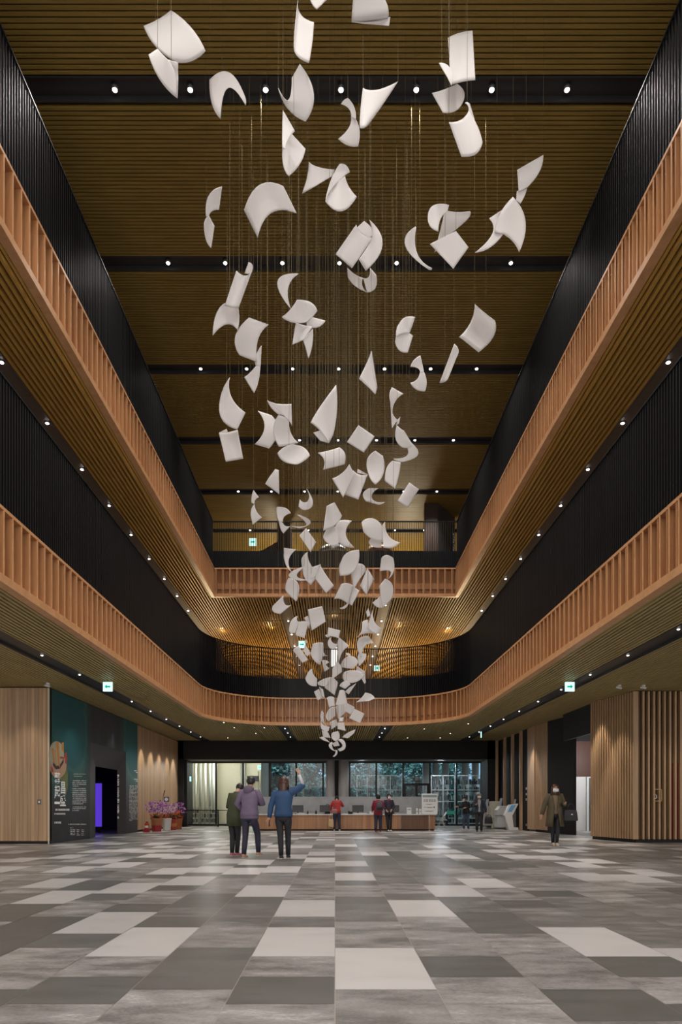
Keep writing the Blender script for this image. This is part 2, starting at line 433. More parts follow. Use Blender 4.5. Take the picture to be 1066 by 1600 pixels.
soffit(L2C, 3, 50.0, 'ceiling_middle', [M_SLATM, M_VOIDB, M_SLOTB], 'golden brown slatted ceiling under the upper balcony', lambda x: SL2, pitch=.118)

# floors / slab tops of the upper levels
m = MB()
for z in (5.3, 10.7):
    for a, b in ((-14, -SX-.29), (SX+.29, 14)): m.box(a, b, -3, 50, z, z+.04)
    m.box(-SX-.29, SX+.29, 29.8, 50, z, z+.04)
struct(m, 'floor_upper', plain('upper_floor', (.16, .12, .09), .6), 'brown floors of the two upper levels', 'floor')
# outer walls of the upper levels
m = MB()
for sg in (-1, 1):
    m.box(min(sg*11, sg*11.2), max(sg*11, sg*11.2), -3, 46, 10.7, L4C+.3)
    m.box(min(sg*12, sg*12.2), max(sg*12, sg*12.2), -3, 50, 5.3, L2C+.3)
m.box(-11.2, 11.2, 44.2, 44.4, 10.7, L4C+.3)
struct(m, 'wall_upper', M_BLACKM, 'dark outer walls of the upper levels', 'wall')
m = MB(); m.box(-12.2, 12.2, 50, 50.2, 5.3, L2C+.3)
struct(m, 'wall_middle', wood('middle_back_wall', (.16, .085, .035), (.26, .14, .06), (4, 4, .5), .5), 'dim brown wall far behind the middle balcony', 'wall')

# ================================================================ ground level walls
# left: front facing wood wall, then exhibition wall, then wood wall
XL = -8.15
m = MB(); m.box(-14, XL, 19.9, 20.05, .08, L1C-.03)
m.cur = 1; m.box(-14, XL-.01, 19.93, 20.03, 0, .08)
m.cur = 2; m.box(XL-.035, XL, 19.885, 19.905, 0, L1C-.03)
struct(m, 'wall_left', [M_WALLW, M_BLACKM, M_CREAM], 'pale oak plank wall facing the hall beside the dark exhibition wall', 'wall')
m = MB(); m.box(XL-.3, XL-.02, 28.8, 36.3, .09, L1C-.05)
m.cur = 1; m.box(XL-.3, XL-.06, 28.8, 36.28, 0, .09)
struct(m, 'wall_left_far', [M_WALLW, M_BLACKM], 'oak plank wall washed by downlights behind the potted orchids', 'wall')
m = MB(); m.box(-14, -7.9, 36.3, 36.6, 0, L1C); m.box(7.95, 14, 36.3, 36.6, 0, L1C); m.box(-14, 14, 36.3, 36.55, 3.53, L1C+.4)
m.box(-7.9, -7.75, 36.55, 38.0, 0, 3.53); m.box(7.95, 8.15, 36.55, 38.0, 0, 3.53)
struct(m, 'wall_back', M_BLACKM, 'black beam and side piers over the window wall', 'wall')
m = MB(); m.box(-7.9, 8, 36.55, 38.2, 3.5, 3.56)
struct(m, 'ceiling_bay', plain('bay_soffit', (.13, .125, .12), .5), 'grey soffit strip above the window wall', 'ceiling')
# painted exhibition wall with funnel doorway
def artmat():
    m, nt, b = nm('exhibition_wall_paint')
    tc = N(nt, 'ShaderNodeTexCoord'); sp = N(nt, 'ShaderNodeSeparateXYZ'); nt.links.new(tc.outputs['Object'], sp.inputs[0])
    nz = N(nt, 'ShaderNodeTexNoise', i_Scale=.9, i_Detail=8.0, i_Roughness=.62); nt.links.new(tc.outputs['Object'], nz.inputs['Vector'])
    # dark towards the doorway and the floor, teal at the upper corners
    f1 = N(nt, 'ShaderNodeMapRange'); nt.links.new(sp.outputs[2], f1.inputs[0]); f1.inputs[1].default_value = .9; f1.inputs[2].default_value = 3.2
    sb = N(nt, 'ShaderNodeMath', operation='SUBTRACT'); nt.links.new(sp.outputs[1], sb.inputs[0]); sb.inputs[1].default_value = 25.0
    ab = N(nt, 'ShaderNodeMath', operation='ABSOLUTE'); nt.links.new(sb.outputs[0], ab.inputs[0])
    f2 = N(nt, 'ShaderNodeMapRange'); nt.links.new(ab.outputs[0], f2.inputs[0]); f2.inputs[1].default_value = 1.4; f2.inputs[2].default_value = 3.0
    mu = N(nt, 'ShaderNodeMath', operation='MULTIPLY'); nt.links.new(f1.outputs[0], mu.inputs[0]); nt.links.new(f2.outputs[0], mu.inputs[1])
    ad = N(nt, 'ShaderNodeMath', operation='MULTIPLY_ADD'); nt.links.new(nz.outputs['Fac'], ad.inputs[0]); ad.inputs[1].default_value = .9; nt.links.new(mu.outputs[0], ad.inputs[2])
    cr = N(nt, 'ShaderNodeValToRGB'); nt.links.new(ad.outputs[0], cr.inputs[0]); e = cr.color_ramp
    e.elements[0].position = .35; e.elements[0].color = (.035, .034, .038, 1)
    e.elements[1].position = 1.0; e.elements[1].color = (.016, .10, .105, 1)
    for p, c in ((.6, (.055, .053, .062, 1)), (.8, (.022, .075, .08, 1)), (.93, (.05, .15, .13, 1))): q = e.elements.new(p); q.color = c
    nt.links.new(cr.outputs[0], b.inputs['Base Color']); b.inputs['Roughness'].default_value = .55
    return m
M_ART = artmat(); M_DGREY = plain('doorway_dark_grey', (.05, .046, .052), .55)
oy0, oy1, oz, iy0, iy1, iz, xi = 23.2, 27.2, 3.2, 24.45, 26.9, 2.47, XL-.25
m = MB()
def wq(y0, y1, z0, z1): m.quad((XL, y0, z0), (XL, y1, z0), (XL, y1, z1), (XL, y0, z1))
wq(19.95, oy0, 0, L1C-.03); wq(oy1, 28.8, 0, L1C-.03); wq(oy0, oy1, oz, L1C-.03)
m.quad((XL, 28.8, 0), (XL-.6, 28.8, 0), (XL-.6, 28.8, L1C-.03), (XL, 28.8, L1C-.03))
m.cur = 1
m.quad((XL, oy0, oz), (XL, oy1, oz), (xi, iy1, iz), (xi, iy0, iz))
m.quad((XL, oy0, 0), (XL, oy0, oz), (xi, iy0, iz), (xi, iy0, 0))
m.quad((XL, oy1, 0), (xi, iy1, 0), (xi, iy1, iz), (XL, oy1, oz))
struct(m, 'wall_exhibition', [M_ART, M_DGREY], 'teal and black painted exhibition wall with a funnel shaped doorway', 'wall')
M_NAVY = plain('dark_room_paint', (.012, .008, .03), .6)
m = MB()
m.box(-13, -12.9, 20.2, 35, 0, 4.2); m.box(-13, xi-.02, 33, 33.1, 0, 4.2); m.box(-13, xi-.3, 20.2, 20.3, 0, 4.2); m.box(-13, xi-.02, 20.2, 33, 3.4, 3.5)
struct(m, 'wall_gallery', M_NAVY, 'very dark navy gallery room inside the doorway', 'wall')
t = thing('display_board', (-9.4, 28.2, 0), 'glowing violet display board inside the dark gallery doorway', 'board')
m = MB(); m.box(-10.4, -9.45, 28.2, 28.28, .25, 2.0); m.build('panel', emis('violet_glow', (.085, .035, .52), 1.0), t, world=True)
for a in (-10.3, -9.6): m = MB(); m.box(a, a+.1, 28.2, 28.28, 0, .25); m.build('foot', M_BLACKM, t, world=True)

# ---- right side walls
XR = 8.45
# slatted oak block: angled side and front facing part
def fins(name, p0, p1, z0, z1, pitch, wd, dp, back, label, inset=.0, mat=M_FIN):
    m = MB(); L = math.hypot(p1[0]-p0[0], p1[1]-p0[1]); tx, ty = (p1[0]-p0[0])/L, (p1[1]-p0[1])/L
    nx, ny = ty, -tx                                          # outward normal
    s = wd/2
    while s < L:
        c = (p0[0]+tx*s-nx*dp/2, p0[1]+ty*s-ny*dp/2); m.obox(c, (tx*wd/2, ty*wd/2), (nx*dp/2, ny*dp/2), z0, z1); s += pitch
    if back is not None:
        m.cur = 1; c = (p0[0]+tx*L/2-nx*(dp+.04), p0[1]+ty*L/2-ny*(dp+.04)); m.obox(c, (tx*L/2, ty*L/2), (nx*.03, ny*.03), z0, z1)
    m.cur = 2; c = (p0[0]+tx*L/2-nx*(dp*.6+.03), p0[1]+ty*L/2-ny*(dp*.6+.03)); m.obox(c, (tx*L/2, ty*L/2), (nx*dp*.35, ny*dp*.35), 0, z0)
    return struct(m, name, [mat, back or M_BLACKM, M_BLACKM], label, 'wall')
fins('wall_right', (8.36, 22.8), (8.81, 20.56), .1, L1C-.02, .132, .05, .15, plain('fin_back_brown', (.10, .045, .02), .6), 'angled oak slat wall lit by downlights on the right side')
m = MB(); m.obox((8.87, 20.58), (.075, 0), (0, .03), .1, L1C-.02)
x = 9.07; 
while x < 13.8: m.box(x, x+.055, 20.55, 20.72, .1, L1C-.02); x += .158
m.cur = 1; m.box(8.85, 14, 20.62, 20.9, 0, .1); m.box(8.82, 8.95, 20.7, 23, .1, L1C); m.box(8.85, 14, 20.73, 20.78, 3.55, L1C)
m.cur = 2; m.box(8.95, 14, 22.6, 22.7, 0, L1C)
m.cur = 3; m.box(9.98, 10.25, 20.66, 20.70, .1, 2.35)
struct(m, 'wall_right_near', [M_FIN, M_BLACKM, plain('dark_brown_back', (.05, .026, .014), .6), plain('red_panel', (.16, .006, .008), .5)], 'open oak slat screen with dark gaps facing the hall on the right', 'wall')
# recessed corridor with white wall and dark door
m = MB(); m.box(9.0, 14, 30.4, 30.5, 0, 2.36)
struct(m, 'wall_corridor', M_WHITE, 'white wall at the end of the side corridor', 'wall')
m = MB(); m.box(9.0, 14, 30.38, 30.5, 2.36, 3.9)
struct(m, 'wall_corridor_upper', plain('dark_red_brown', (.075, .022, .012), .5), 'dark red brown panel above the white corridor wall', 'wall')
m = MB(); m.box(9.0, 14, 30.36, 30.5, 3.9, L1C); m.box(8.5, 8.6, 22.85, 25.98, 3.5, L1C)
m.box(8.9, 9.0, 26.0, 30.4, 0, L1C)
m.obox(((8.57+8.93)/2, (28.0+26.0)/2), ((8.93-8.57)/2, (26.0-28.0)/2), (.03, .01), .0, L1C)
struct(m, 'wall_right_black', M_BLACKM, 'black wall beside the corridor opening', 'wall')
m = MB(); m.box(11.0, 12.2, 30.25, 30.33, 0.02, 2.3); m.cur = 1; m.box(10.93, 11.0, 30.22, 30.38, 0, 2.34)
m.cur = 2; m.box(11.08, 11.12, 30.18, 30.25, 1.0, 1.15)
struct(m, 'door_1', [plain('grey_door', (.09, .095, .105), .5), M_WHITE, M_CHROME], 'dark grey door in white frame at the corridor end', 'door')
m = MB(); m.obox((8.46, 30.0), (.02, .55), (-.02, .0), .08, L1C-.02)
m.obox((8.46, 30.05), (.0, .50), (.03, 0), .08, L1C-.02)
struct(m, 'wall_right_panel', [M_WALLP], 'smooth pale oak panel between the black posts and slats', 'wall')
fins('wall_right_far', (8.44, 29.5), (8.57, 28.05), .1, L1C-.02, .11, .06, .08, plain('fin_back', (.09, .042, .02), .5), 'narrow oak slat wall behind the walking coat wearer')
m = MB(); m.box(8.45, 8.5, 30.5, 31.5, 0, L1C); m.box(8.55, 8.6, 31.4, 36.3, 0, L1C)
m.cur = 1
for px in (775.0, 787.5, 799.5, 812.5):
    d = 8.3*F/(px-X0); m.box(8.3, 8.42, d-.02, d+.12, 0, L1C-.02)
struct(m, 'wall_right_back', [M_BLACKM, M_WALLP], 'black wall with thin pale oak posts behind the kiosks', 'wall')
# ================================================================ lamps
def copy_thing(src, loc, label, group=None, rz=None):
    r = src.copy(); COL.objects.link(r); r.location = loc; r['label'] = label
    if rz is not None: r.rotation_euler.z = rz
    if group: r['group'] = group
    for ch in list(src.children):
        c = ch.copy(); COL.objects.link(c); c.parent = r
        for g in list(ch.children):
            d = g.copy(); COL.objects.link(d); d.parent = c
    return r
def spot(loc, power, ang=120, col=(1, .95, .88), r=.05, blend=.9, rot=None):
    l = bpy.data.lights.new('spot_light', 'SPOT'); l.energy = power; l.spot_size = math.radians(ang); l.spot_blend = blend
    l.shadow_soft_size = r; l.color = col
    o = bpy.data.objects.new('spot_light', l); COL.objects.link(o); o.location = loc
    if rot: o.rotation_euler = rot
    return o
def lamp_proto(name, r, label, cat='ceiling light', group=None, lens=None):
    t = thing(name, (0, 0, 0), label, cat, group)
    m = MB(); n = 16
    # housing: a short ring
    for (ra, rb, z0, z1) in ((r*1.35, r*1.35, 0, .09),):
        m.tube([(0,0,.02), (0,0,.11)], [r*1.3, r*1.3], n)
    m.build('housing', M_HOUS, t)
    m = MB(); m.ell((0, 0, .012), (r, r, r*.45), 14, 6); m.build('lens', lens or M_LENS, t)
    return t
ORD = ['nearest', 'second', 'third', 'fourth', 'fifth', 'sixth', 'seventh', 'eighth', 'ninth', 'tenth', 'eleventh', 'twelfth', 'thirteenth', 'fourteenth', 'fifteenth', 'sixteenth']
ROWN = ['first', 'second', 'third', 'fourth', 'fifth', 'sixth', 'seventh']
P4 = 300.0
first = None
for ri, s in enumerate(SLOTS4):
    for k in range(7):
        x = -4.38+1.5*k
        if ri == 0:
            spot((x, s, L4C+.0), P4); continue                    # this row lies above the frame
        if ri > 6: continue
        lab = 'round ceiling spotlight, %s from left in the %s dark slot of the high ceiling' % (ORD[k] if k else 'first', ROWN[ri-1])
        if first is None:
            first = lamp_proto('ceiling_spotlight', .05, lab, group='spotlights of the high ceiling'); first.location = (x, s, L4C+.015)
        else: copy_thing(first, (x, s, L4C+.015), lab)
        spot((x, s, L4C-.06), P4)
# middle soffit side lamps
first2 = None
for sg, sn in ((-1, 'left'), (1, 'right')):
    for k in range(10):
        d = 11.65+2.2*k-.0
        z = L2C+.02; x = sg*6.62
        lab = 'small downlight, %s from the camera in the %s slot under the upper balcony' % (ORD[k], sn)
        if first2 is None:
            first2 = lamp_proto('slot_downlight', .042, lab, group='downlights under the upper balcony'); first2.location = (x, d, z)
        else: copy_thing(first2, (x, d, z), lab)
        spot((x, d, z-.06), 60, 110)
for sg, sn in ((-1, 'left'), (1, 'right')):
    for k in range(6):
        d = 30.6+2.6*k
        copy_thing(first2, (sg*2.22, d, L2C+.02), 'small downlight, %s from the camera in the short %s slot of the golden ceiling' % (ORD[k], sn), 'downlights of the golden ceiling behind')
    spot((sg*2.22, 33, L2C-.06), 90, 120); spot((sg*2.22, 40, L2C-.06), 90, 120)
# lower ceiling lamps
first3 = None
for sg, sn in ((-1, 'left'), (1, 'right')):
    for k in range(10):
        d = 13.6+2.35*k
        lab = 'recessed downlight, %s from the camera in the %s slot of the low ceiling' % (ORD[k], sn)
        if first3 is None:
            first3 = lamp_proto('low_ceiling_downlight', .03, lab, lens=M_LENSD, group='downlights in the low ceiling slots'); first3.location = (sg*6.7, d, L1C+.03)
        else: copy_thing(first3, (sg*6.7, d, L1C+.03), lab)
        spot((sg*6.7, d, L1C-.05), 60 if k > 4 else 34, 130)
    for k in range(3):
        copy_thing(first3, (sg*2.22, 31.0+1.9*k, L1C+.03), 'recessed downlight, %s from the camera in the %s slot before the black beam' % (ORD[k], sn), 'downlights before the black beam')
    spot((sg*2.22, 31.6, L1C-.05), 260, 130); spot((sg*2.22, 34.8, L1C-.05), 200, 130)
for x in (-6.6, -3.3, .2, 3.6, 6.8): spot((x, 37.2, 3.46), 90, 140)
k = 0
for px, py in ((350, 1129), (366, 1137), (400, 1146), (413, 1137), (356, 1153), (663, 1139), (704, 1146), (732, 1131), (688, 1153), (637, 1153)):
    d = 3.4*F/(YH-py); side = 'left' if px < X0 else 'right'
    copy_thing(first3, ((px-X0)*d/F, d, L1C-.01), 'tiny downlight set in the low slats, %s of those %s of the paper cluster tip' % (ORD[k % 5] if k % 5 else 'first', side), 'tiny downlights between the low slats')
    k += 1
# wall washers: scallops on the side walls
for d in (29.4, 30.9, 32.4, 33.9, 35.2): spot((XL+.55, d, L1C-.12), 170, 56, (1, .9, .76), .03, .4, (0, math.radians(6), 0))
for x in (-13, -11.4, -9.9, -8.7): spot((x, 19.2, L1C-.1), 60, 75, (1, .9, .76), .03, .7)
for d in (21.0, 22.1): spot((8.1, d, L1C-.12), 200, 62, (1, .9, .76), .03, .5)
for x in (9.4, 10.6): spot((x, 19.7, L1C-.1), 45, 75, (1, .9, .76), .03, .6)
spot((7.9, 29.6, L1C-.1), 200, 65, (1, .9, .76), .03, .5); spot((7.9, 28.4, L1C-.1), 25, 65, (1, .9, .76), .03, .5)
spot((XL+.9, 21.5, L1C-.12), 75, 100, (.85, .95, 1), .03, .8); spot((XL+.9, 28, L1C-.12), 50, 100, (.85, .95, 1), .03, .8)
spot((xi+.5, 25.6, 4.2), 26, 40, (.75, .88, 1), .05, .8, (0, math.radians(10), 0))
def point(loc, p, col=(1, 1, 1), r=.2):
    l = bpy.data.lights.new('point_light', 'POINT'); l.energy = p; l.color = col; l.shadow_soft_size = r
    o = bpy.data.objects.new('point_light', l); COL.objects.link(o); o.location = loc; return o
point((-10.5, 27.2, 1.6), 5, (.35, .15, 1), .3)
point((10.8, 28.0, 3.2), 190, (1, 1, 1), .2)
# added warm fill lighting the golden middle ceiling from below and above its slats
for x in (-7, 0, 7): point((x, 39.5, 6.6), 460, (1, .75, .42), .5)
for x in (-3.5, 3.5): point((x, 45, 7.4), 350, (1, .75, .42), .5)
for x in (-3.0, 0, 3.0, -5.5, 5.5): point((x, 33.5+abs(x)*.3, L2C+.22), 25, (1, .7, .35), .05)
# added point lights brightening the upper ceiling behind the railing
point((-3, 38, 13.0), 420, (1, .85, .6), .4); point((4, 38, 13.0), 420, (1, .85, .6), .4)
point((6.0, 39.6, 3.3), 90, (.9, .95, 1), .15); point((1.5, 39.6, 3.3), 60, (.9, .95, 1), .15)  # added fill for the racks behind the glass
# added fill: area lights outside before the trees and behind the camera
def area(loc, size, p, rot, col=(1, .97, .93)):
    l = bpy.data.lights.new('area_light', 'AREA'); l.energy = p; l.shape = 'RECTANGLE'; l.size = size[0]; l.size_y = size[1]; l.color = col
    o = bpy.data.objects.new('area_light', l); COL.objects.link(o); o.location = loc; o.rotation_euler = rot; return o
area((0, 51.2, 8), (24, 3), 1500, (math.radians(50), 0, 0), (.8, .93, 1))
area((0, -3.5, 7), (12, 8), 900, (math.radians(72), 0, 0))
# ================================================================ hanging paper sheets
def sheetmat():
    m, nt, b = nm('sheet_white')
    tc = N(nt, 'ShaderNodeTexCoord'); nz = N(nt, 'ShaderNodeTexNoise', i_Scale=1.2, i_Detail=3.0); nt.links.new(tc.outputs['Object'], nz.inputs['Vector'])
    mx = N(nt, 'ShaderNodeMixRGB'); nt.links.new(nz.outputs['Fac'], mx.inputs[0]); mx.inputs[1].default_value = (.86,.835,.84,1); mx.inputs[2].default_value = (.93,.91,.91,1)
    df = N(nt, 'ShaderNodeBsdfDiffuse'); tr = N(nt, 'ShaderNodeBsdfTranslucent'); ms = N(nt, 'ShaderNodeMixShader', i_Fac=.45)
    nt.links.new(mx.outputs[0], df.inputs[0]); nt.links.new(mx.outputs[0], tr.inputs[0])
    nt.links.new(df.outputs[0], ms.inputs[1]); nt.links.new(tr.outputs[0], ms.inputs[2])
    nt.links.new(ms.outputs[0], nt.nodes['Material Output'].inputs[0])
    nt.nodes.remove(b)
    return m
M_SHEET = sheetmat()
M_WIRE = plain('wire_steel', (.17, .14, .085), 1.0, 0, spec=0)
_ = None
# each sheet: crop origin, crop scale, then patches of corner/mid-edge points (A, ab, B, bc, C, cd, D, da)
S = []
def sh(crop, desc, *patches): S.append((crop, desc, patches))
A_ = (200, 0, 3.2); R_ = (533, 0, 3.2); M_ = (500, 230, 2.961); L_ = (300, 240, 3.553); N_ = (320, 460, 4.4417); O_ = (540, 460, 4.4417); Q_ = (380, 690, 3.676); T_ = (410, 920, 4.635)
def P(*a):
    """eight points; None for a straight edge"""
    out = []; i = 0
    while i < len(a):
        if a[i] is None: out.append(None); i += 1
        else: out.append((a[i], a[i+1])); i += 2
    return out
sh(A_, 'broad pillow shaped', P(78,130, 150,98, 215,52, 318,140, 388,255, 325,303, 250,314, 145,240))
sh(A_, 'folded leaf shaped', P(103,275, _, 148,245, 190,290, 205,300, 238,370, 247,492, 160,400), P(205,300, _, 251,312, _, 250,400, _, 247,492, 238,370))
sh(A_, 'bridge arched', P(408,400, 500,360, 575,460, 590,500, 588,527, 500,440, 463,594, 420,520))
sh(A_, 'upright half rolled', P(852,-10, 862,70, 930,112, 922,210, 905,315, 848,282, 830,235, 838,110))
sh(A_, 'cut off corner of a', P(905,-30, _, 1000,-20, _, 992,2, _, 945,47, 918,15))
sh(A_, 'sickle curled wide', P(820,390, _, 860,320, 930,470, 888,608, 800,545, 752,440, 802,500))
sh(A_, 'spear pointed', P(775,550, _, 835,655, 800,700, 785,745, _, 772,740, 772,640))
sh(A_, 'shield shaped', P(820,670, _, 888,745, 860,820, 805,880, 778,830, 773,745, 785,700))
sh(L_, 'kite shaped', P(650,45, 700,75, 792,90, _, 783,122, 700,172, 612,222, 640,130))
sh(R_, 'flat bottomed folded', P(62,-20, _, 215,-10, 236,40, 236,92, 150,102, 53,112, 55,60), P(53,110, 150,106, 247,85, _, 240,130, 180,124, 120,118, _))
sh(R_, 'hourglass twisted', P(0,520, 15,500, 35,490, 68,540, 75,600, _, 50,585, 40,545), P(50,580, _, 75,598, 94,660, 85,733, 35,728, -15,695, 38,640))
sh(R_, 'long cornered', P(110,440, 180,450, 285,407, 215,515, 130,632, 112,640, 93,640, 98,540))
sh(R_, 'tall upright rectangular', P(535,190, 590,166, 658,154, _, 672,400, 610,408, 550,425, _))
sh(R_, 'narrow pointed', P(490,315, 530,325, 560,365, _, 552,430, _, 532,385, 510,350))
sh(R_, 'round edged', P(455,465, 510,450, 580,420, 618,470, 595,535, 560,560, 510,563, 480,510))
sh(R_, 'leaning half tube', P(540,612, 600,600, 638,555, 682,630, 708,712, 675,770, 602,783, 568,690), P(620,515, 635,512, 645,525, _, 668,600, 655,580, 638,555, 636,530))
sh(M_, 'wing shaped', P(913,105, _, 1034,35, 1018,110, 960,185, _, 920,205, _), P(911,205, _, 962,180, 950,220, 928,262, _, 908,245, _))
sh(M_, 'cape like wide', P(893,230, 952,345, 922,487, 895,440, 850,402, _, 808,392, 832,310), P(783,330, _, 840,292, 822,345, 850,400, 790,462, 718,488, 798,400))
sh(M_, 'rounded back', P(500,320, 525,270, 598,268, _, 590,300, 560,330, 548,390, 510,365))
sh(M_, 'funnel folded', P(578,290, 635,300, 696,296, 682,335, 600,400, 560,450, 530,487, 558,380))
sh(M_, 'flat diamond', P(510,448, _, 630,388, _, 688,463, _, 618,562, _))
sh(M_, 'thin crescent', P(443,367, _, 446,372, 450,490, 519,560, 516,568, 505,568, 395,455))
sh(M_, 'tube rolled slanted', P(168,358, 195,400, 245,420, _, 148,560, _, 73,495, _), P(172,372, _, 205,342, 240,375, 245,400, _, 235,418, 195,400))
sh(M_, 'sail shaped', P(228,335, 290,450, 212,572, _, 180,520, _, 242,430, 240,380))
sh(M_, 'cupped upturned', P(127,558, 165,590, 200,605, 196,640, 218,672, 160,640, 130,600, _), P(200,605, 225,600, 232,558, _, 260,590, 258,650, 218,672, _))
sh(L_, 'wavy ribbon', P(168,183, _, 150,312, 112,320, 95,345, _, 78,350, 92,235), P(95,345, _, 125,402, _, 107,525, 78,480, 68,410, 72,370))
sh(L_, 'great arched', P(290,315, 375,175, 508,182, _, 582,332, 440,330, 365,468, _))
sh(L_, 'fan shaped', P(820,57, 855,64, 877,103, 845,125, 800,165, 765,210, 742,262, 770,150), P(850,125, 872,185, 915,240, 830,320, 740,265, _, 790,170, _))
sh(L_, 'slanted half tube', P(247,650, 295,678, 332,655, _, 258,857, 225,856, 182,845, _), P(315,603, 337,620, 334,655, 325,662, 312,668, _, 293,665, _))
sh(N_, 'tent like', P(140,60, _, 232,92, 240,170, 228,250, 150,208, 55,288, 78,140))
sh(L_, 'hooked sliver', P(590,665, _, 592,668, 535,745, 550,862, _, 545,858, 475,710))
sh(N_, 'draped round', P(533,157, 590,110, 640,37, 735,55, 782,113, 745,160, 700,193, 610,195))
sh(N_, 'star cut', P(632,195, 690,215, 750,225, _, 680,318, _, 608,350, _), P(712,150, _, 838,183, 800,222, 750,232, _, 708,225, _), P(680,315, _, 750,240, 748,340, 722,443, _, 718,440, 700,370))
sh(N_, 'broad curved', P(308,160, _, 445,210, 372,310, 362,468, 300,445, 240,420, 212,290))
sh(N_, 'two ended twisted', P(395,355, _, 388,500, _, 355,495, _, 345,460, 370,390), P(388,480, 374,600, 342,685, _, 275,575, 312,545, 358,493, _))
sh(N_, 'swooping leaf', P(175,573, 185,710, 283,820, _, 225,938, 120,870, 105,740, 130,650))
sh(N_, 'nearly square flat', P(98,960, 160,957, 228,940, _, 267,1140, _, 147,1162, _), P(98,960, _, 152,933, _, 160,955, _, 130,962, _))
sh(N_, 'backward bent', P(368,808, _, 465,840, 510,950, 447,1070, _, 347,1040, 414,925))
sh(N_, 'crumpled two faced', P(433,735, 510,760, 602,760, _, 607,913, 560,850, 512,835, 460,785), P(512,835, _, 585,860, 598,960, 650,1030, 580,1048, 515,1058, 475,940))
sh(N_, 'oval bowl like', P(505,1102, 555,1058, 620,1043, 690,1065, 730,1118, 690,1155, 642,1180, 550,1160))
sh(N_, 'tall shark fin', P(912,628, 918,800, 890,978, _, 862,1033, 805,950, 735,890, 800,780), P(755,960, _, 800,945, 840,980, 862,1033, _, 800,1015, _))
sh(N_, 'lying half tube', P(785,1100, 860,1085, 935,1062, 975,1110, 970,1180, 895,1200, 820,1218, 828,1150))
sh(O_, 'rolled over', P(483,157, 465,215, 443,272, 395,272, 350,300, 355,240, 378,200, 415,160), P(350,295, 400,258, 468,288, _, 433,402, 375,390, 345,330, _))
sh(O_, 'pointed triangular', P(180,392, 200,520, 220,650, _, 208,693, 155,640, 93,585, 150,470))
sh(O_, 'twice twisted', P(520,423, 535,490, 545,540, _, 518,540, 500,512, 450,503, 475,455), P(518,535, _, 546,540, 564,610, 552,673, 490,660, 450,613, 495,590))
sh(O_, 'slim folded', P(755,343, 785,385, 772,430, 745,500, 715,578, 690,607, 653,615, 708,470))
sh(O_, 'smooth diamond', P(898,67, 965,125, 1037,180, 1030,290, 925,402, 858,348, 790,295, 870,190))
sh(O_, 'zigzag ribbon', P(323,645, _, 402,690, 345,745, 325,820, _, 310,740, 305,690), P(325,820, 340,850, 362,872, _, 322,930, _, 312,760, _), P(380,850, _, 372,895, _, 350,910, _, 360,870, _))
sh(O_, 'spiral peeled', P(357,908, 380,930, 405,945, 440,1000, 470,1050, 400,1064, 350,1010, 346,960), P(395,1008, 425,1000, 450,1030, 505,1110, 400,1162, 365,1160, 330,1140, 432,1110))
sh(O_, 'even square', P(90,908, _, 202,985, _, 127,1098, _, 10,1025, _))
sh(Q_, 'leaf oval upright', P(760,52, _, 803,82, 808,180, 760,247, 735,220, 720,180, 712,105))
sh(Q_, 'cupped upright', P(860,110, _, 905,120, 895,195, 873,270, 840,245, 813,225, 825,150))
sh(Q_, 'slanted narrow', P(955,235, _, 1010,273, _, 945,378, _, 888,340, _))
sh(Q_, 'open hook', P(725,268, _, 778,268, 740,305, 752,342, _, 708,345, 688,300), P(705,342, _, 752,338, 775,348, 815,347, 790,360, 765,358, _))
sh(Q_, 'slanted left hand', P(610,130, _, 640,190, _, 575,322, _, 512,212, 570,180))
sh(Q_, 'slanted right hand', P(632,165, 670,190, 715,190, _, 662,333, _, 585,305, _), P(658,157, _, 718,190, _, 690,188, _, 655,178, _))
sh(Q_, 'clipped triangle', P(185,158, _, 205,165, _, 208,303, _, 127,243, 150,205))
sh(Q_, 'thin bow tie', P(60,278, _, 90,320, 70,335, 65,360, _, 48,350, 50,310), P(65,360, 80,405, 110,435, _, 55,477, _, 45,430, 47,390))
sh(Q_, 'hooked tail', P(365,272, 380,295, 397,330, 397,370, 365,392, _, 372,340, 380,310), P(325,332, 352,350, 378,336, _, 365,392, 340,390, 318,372, _))
sh(Q_, 'pinched bell', P(195,375, 245,382, 275,412, 238,430, 228,462, _, 205,460, 192,410), P(205,455, _, 228,468, 245,485, 272,485, _, 232,528, 215,500))
sh(Q_, 'curled C shaped', P(308,418, _, 320,420, 388,462, 325,498, _, 280,486, 362,480))
sh(Q_, 'folded oblong', P(362,498, _, 420,578, _, 388,635, _, 323,540, _))
sh(Q_, 'standing creased', P(480,370, 510,355, 525,350, _, 568,425, 530,480, 460,512, 470,440))
sh(Q_, 'shell like', P(520,485, 545,520, 548,598, 525,600, 500,595, 470,570, 460,548, 480,505))
sh(Q_, 'concave strip', P(558,452, 590,450, 625,455, 590,530, 640,608, 600,606, 558,588, 522,520))
sh(Q_, 'hood shaped wide', P(680,465, 705,445, 740,440, 798,485, 803,577, 740,560, 690,515, _))
sh(Q_, 'swallow tailed', P(815,460, 835,540, 902,580, 860,608, 805,608, _, 800,480, _))
sh(Q_, 'small cup under the hood', P(735,555, _, 795,575, _, 795,608, 765,608, 738,600, 722,580))
sh(Q_, 'claw shaped', P(235,610, _, 305,620, 262,680, 280,750, 250,715, 235,660, _))
sh(Q_, 'flame shaped', P(372,632, 385,700, 440,760, _, 388,825, 352,780, 345,720, 338,670))
sh(Q_, 'thin loop', P(352,715, _, 348,725, 310,775, 390,795, _, 330,800, 262,765))
sh(Q_, 'creased flying', P(440,705, 480,770, 522,828, _, 477,872, _, 412,785, _), P(385,790, _, 400,720, _, 445,705, _, 440,760, 415,775))
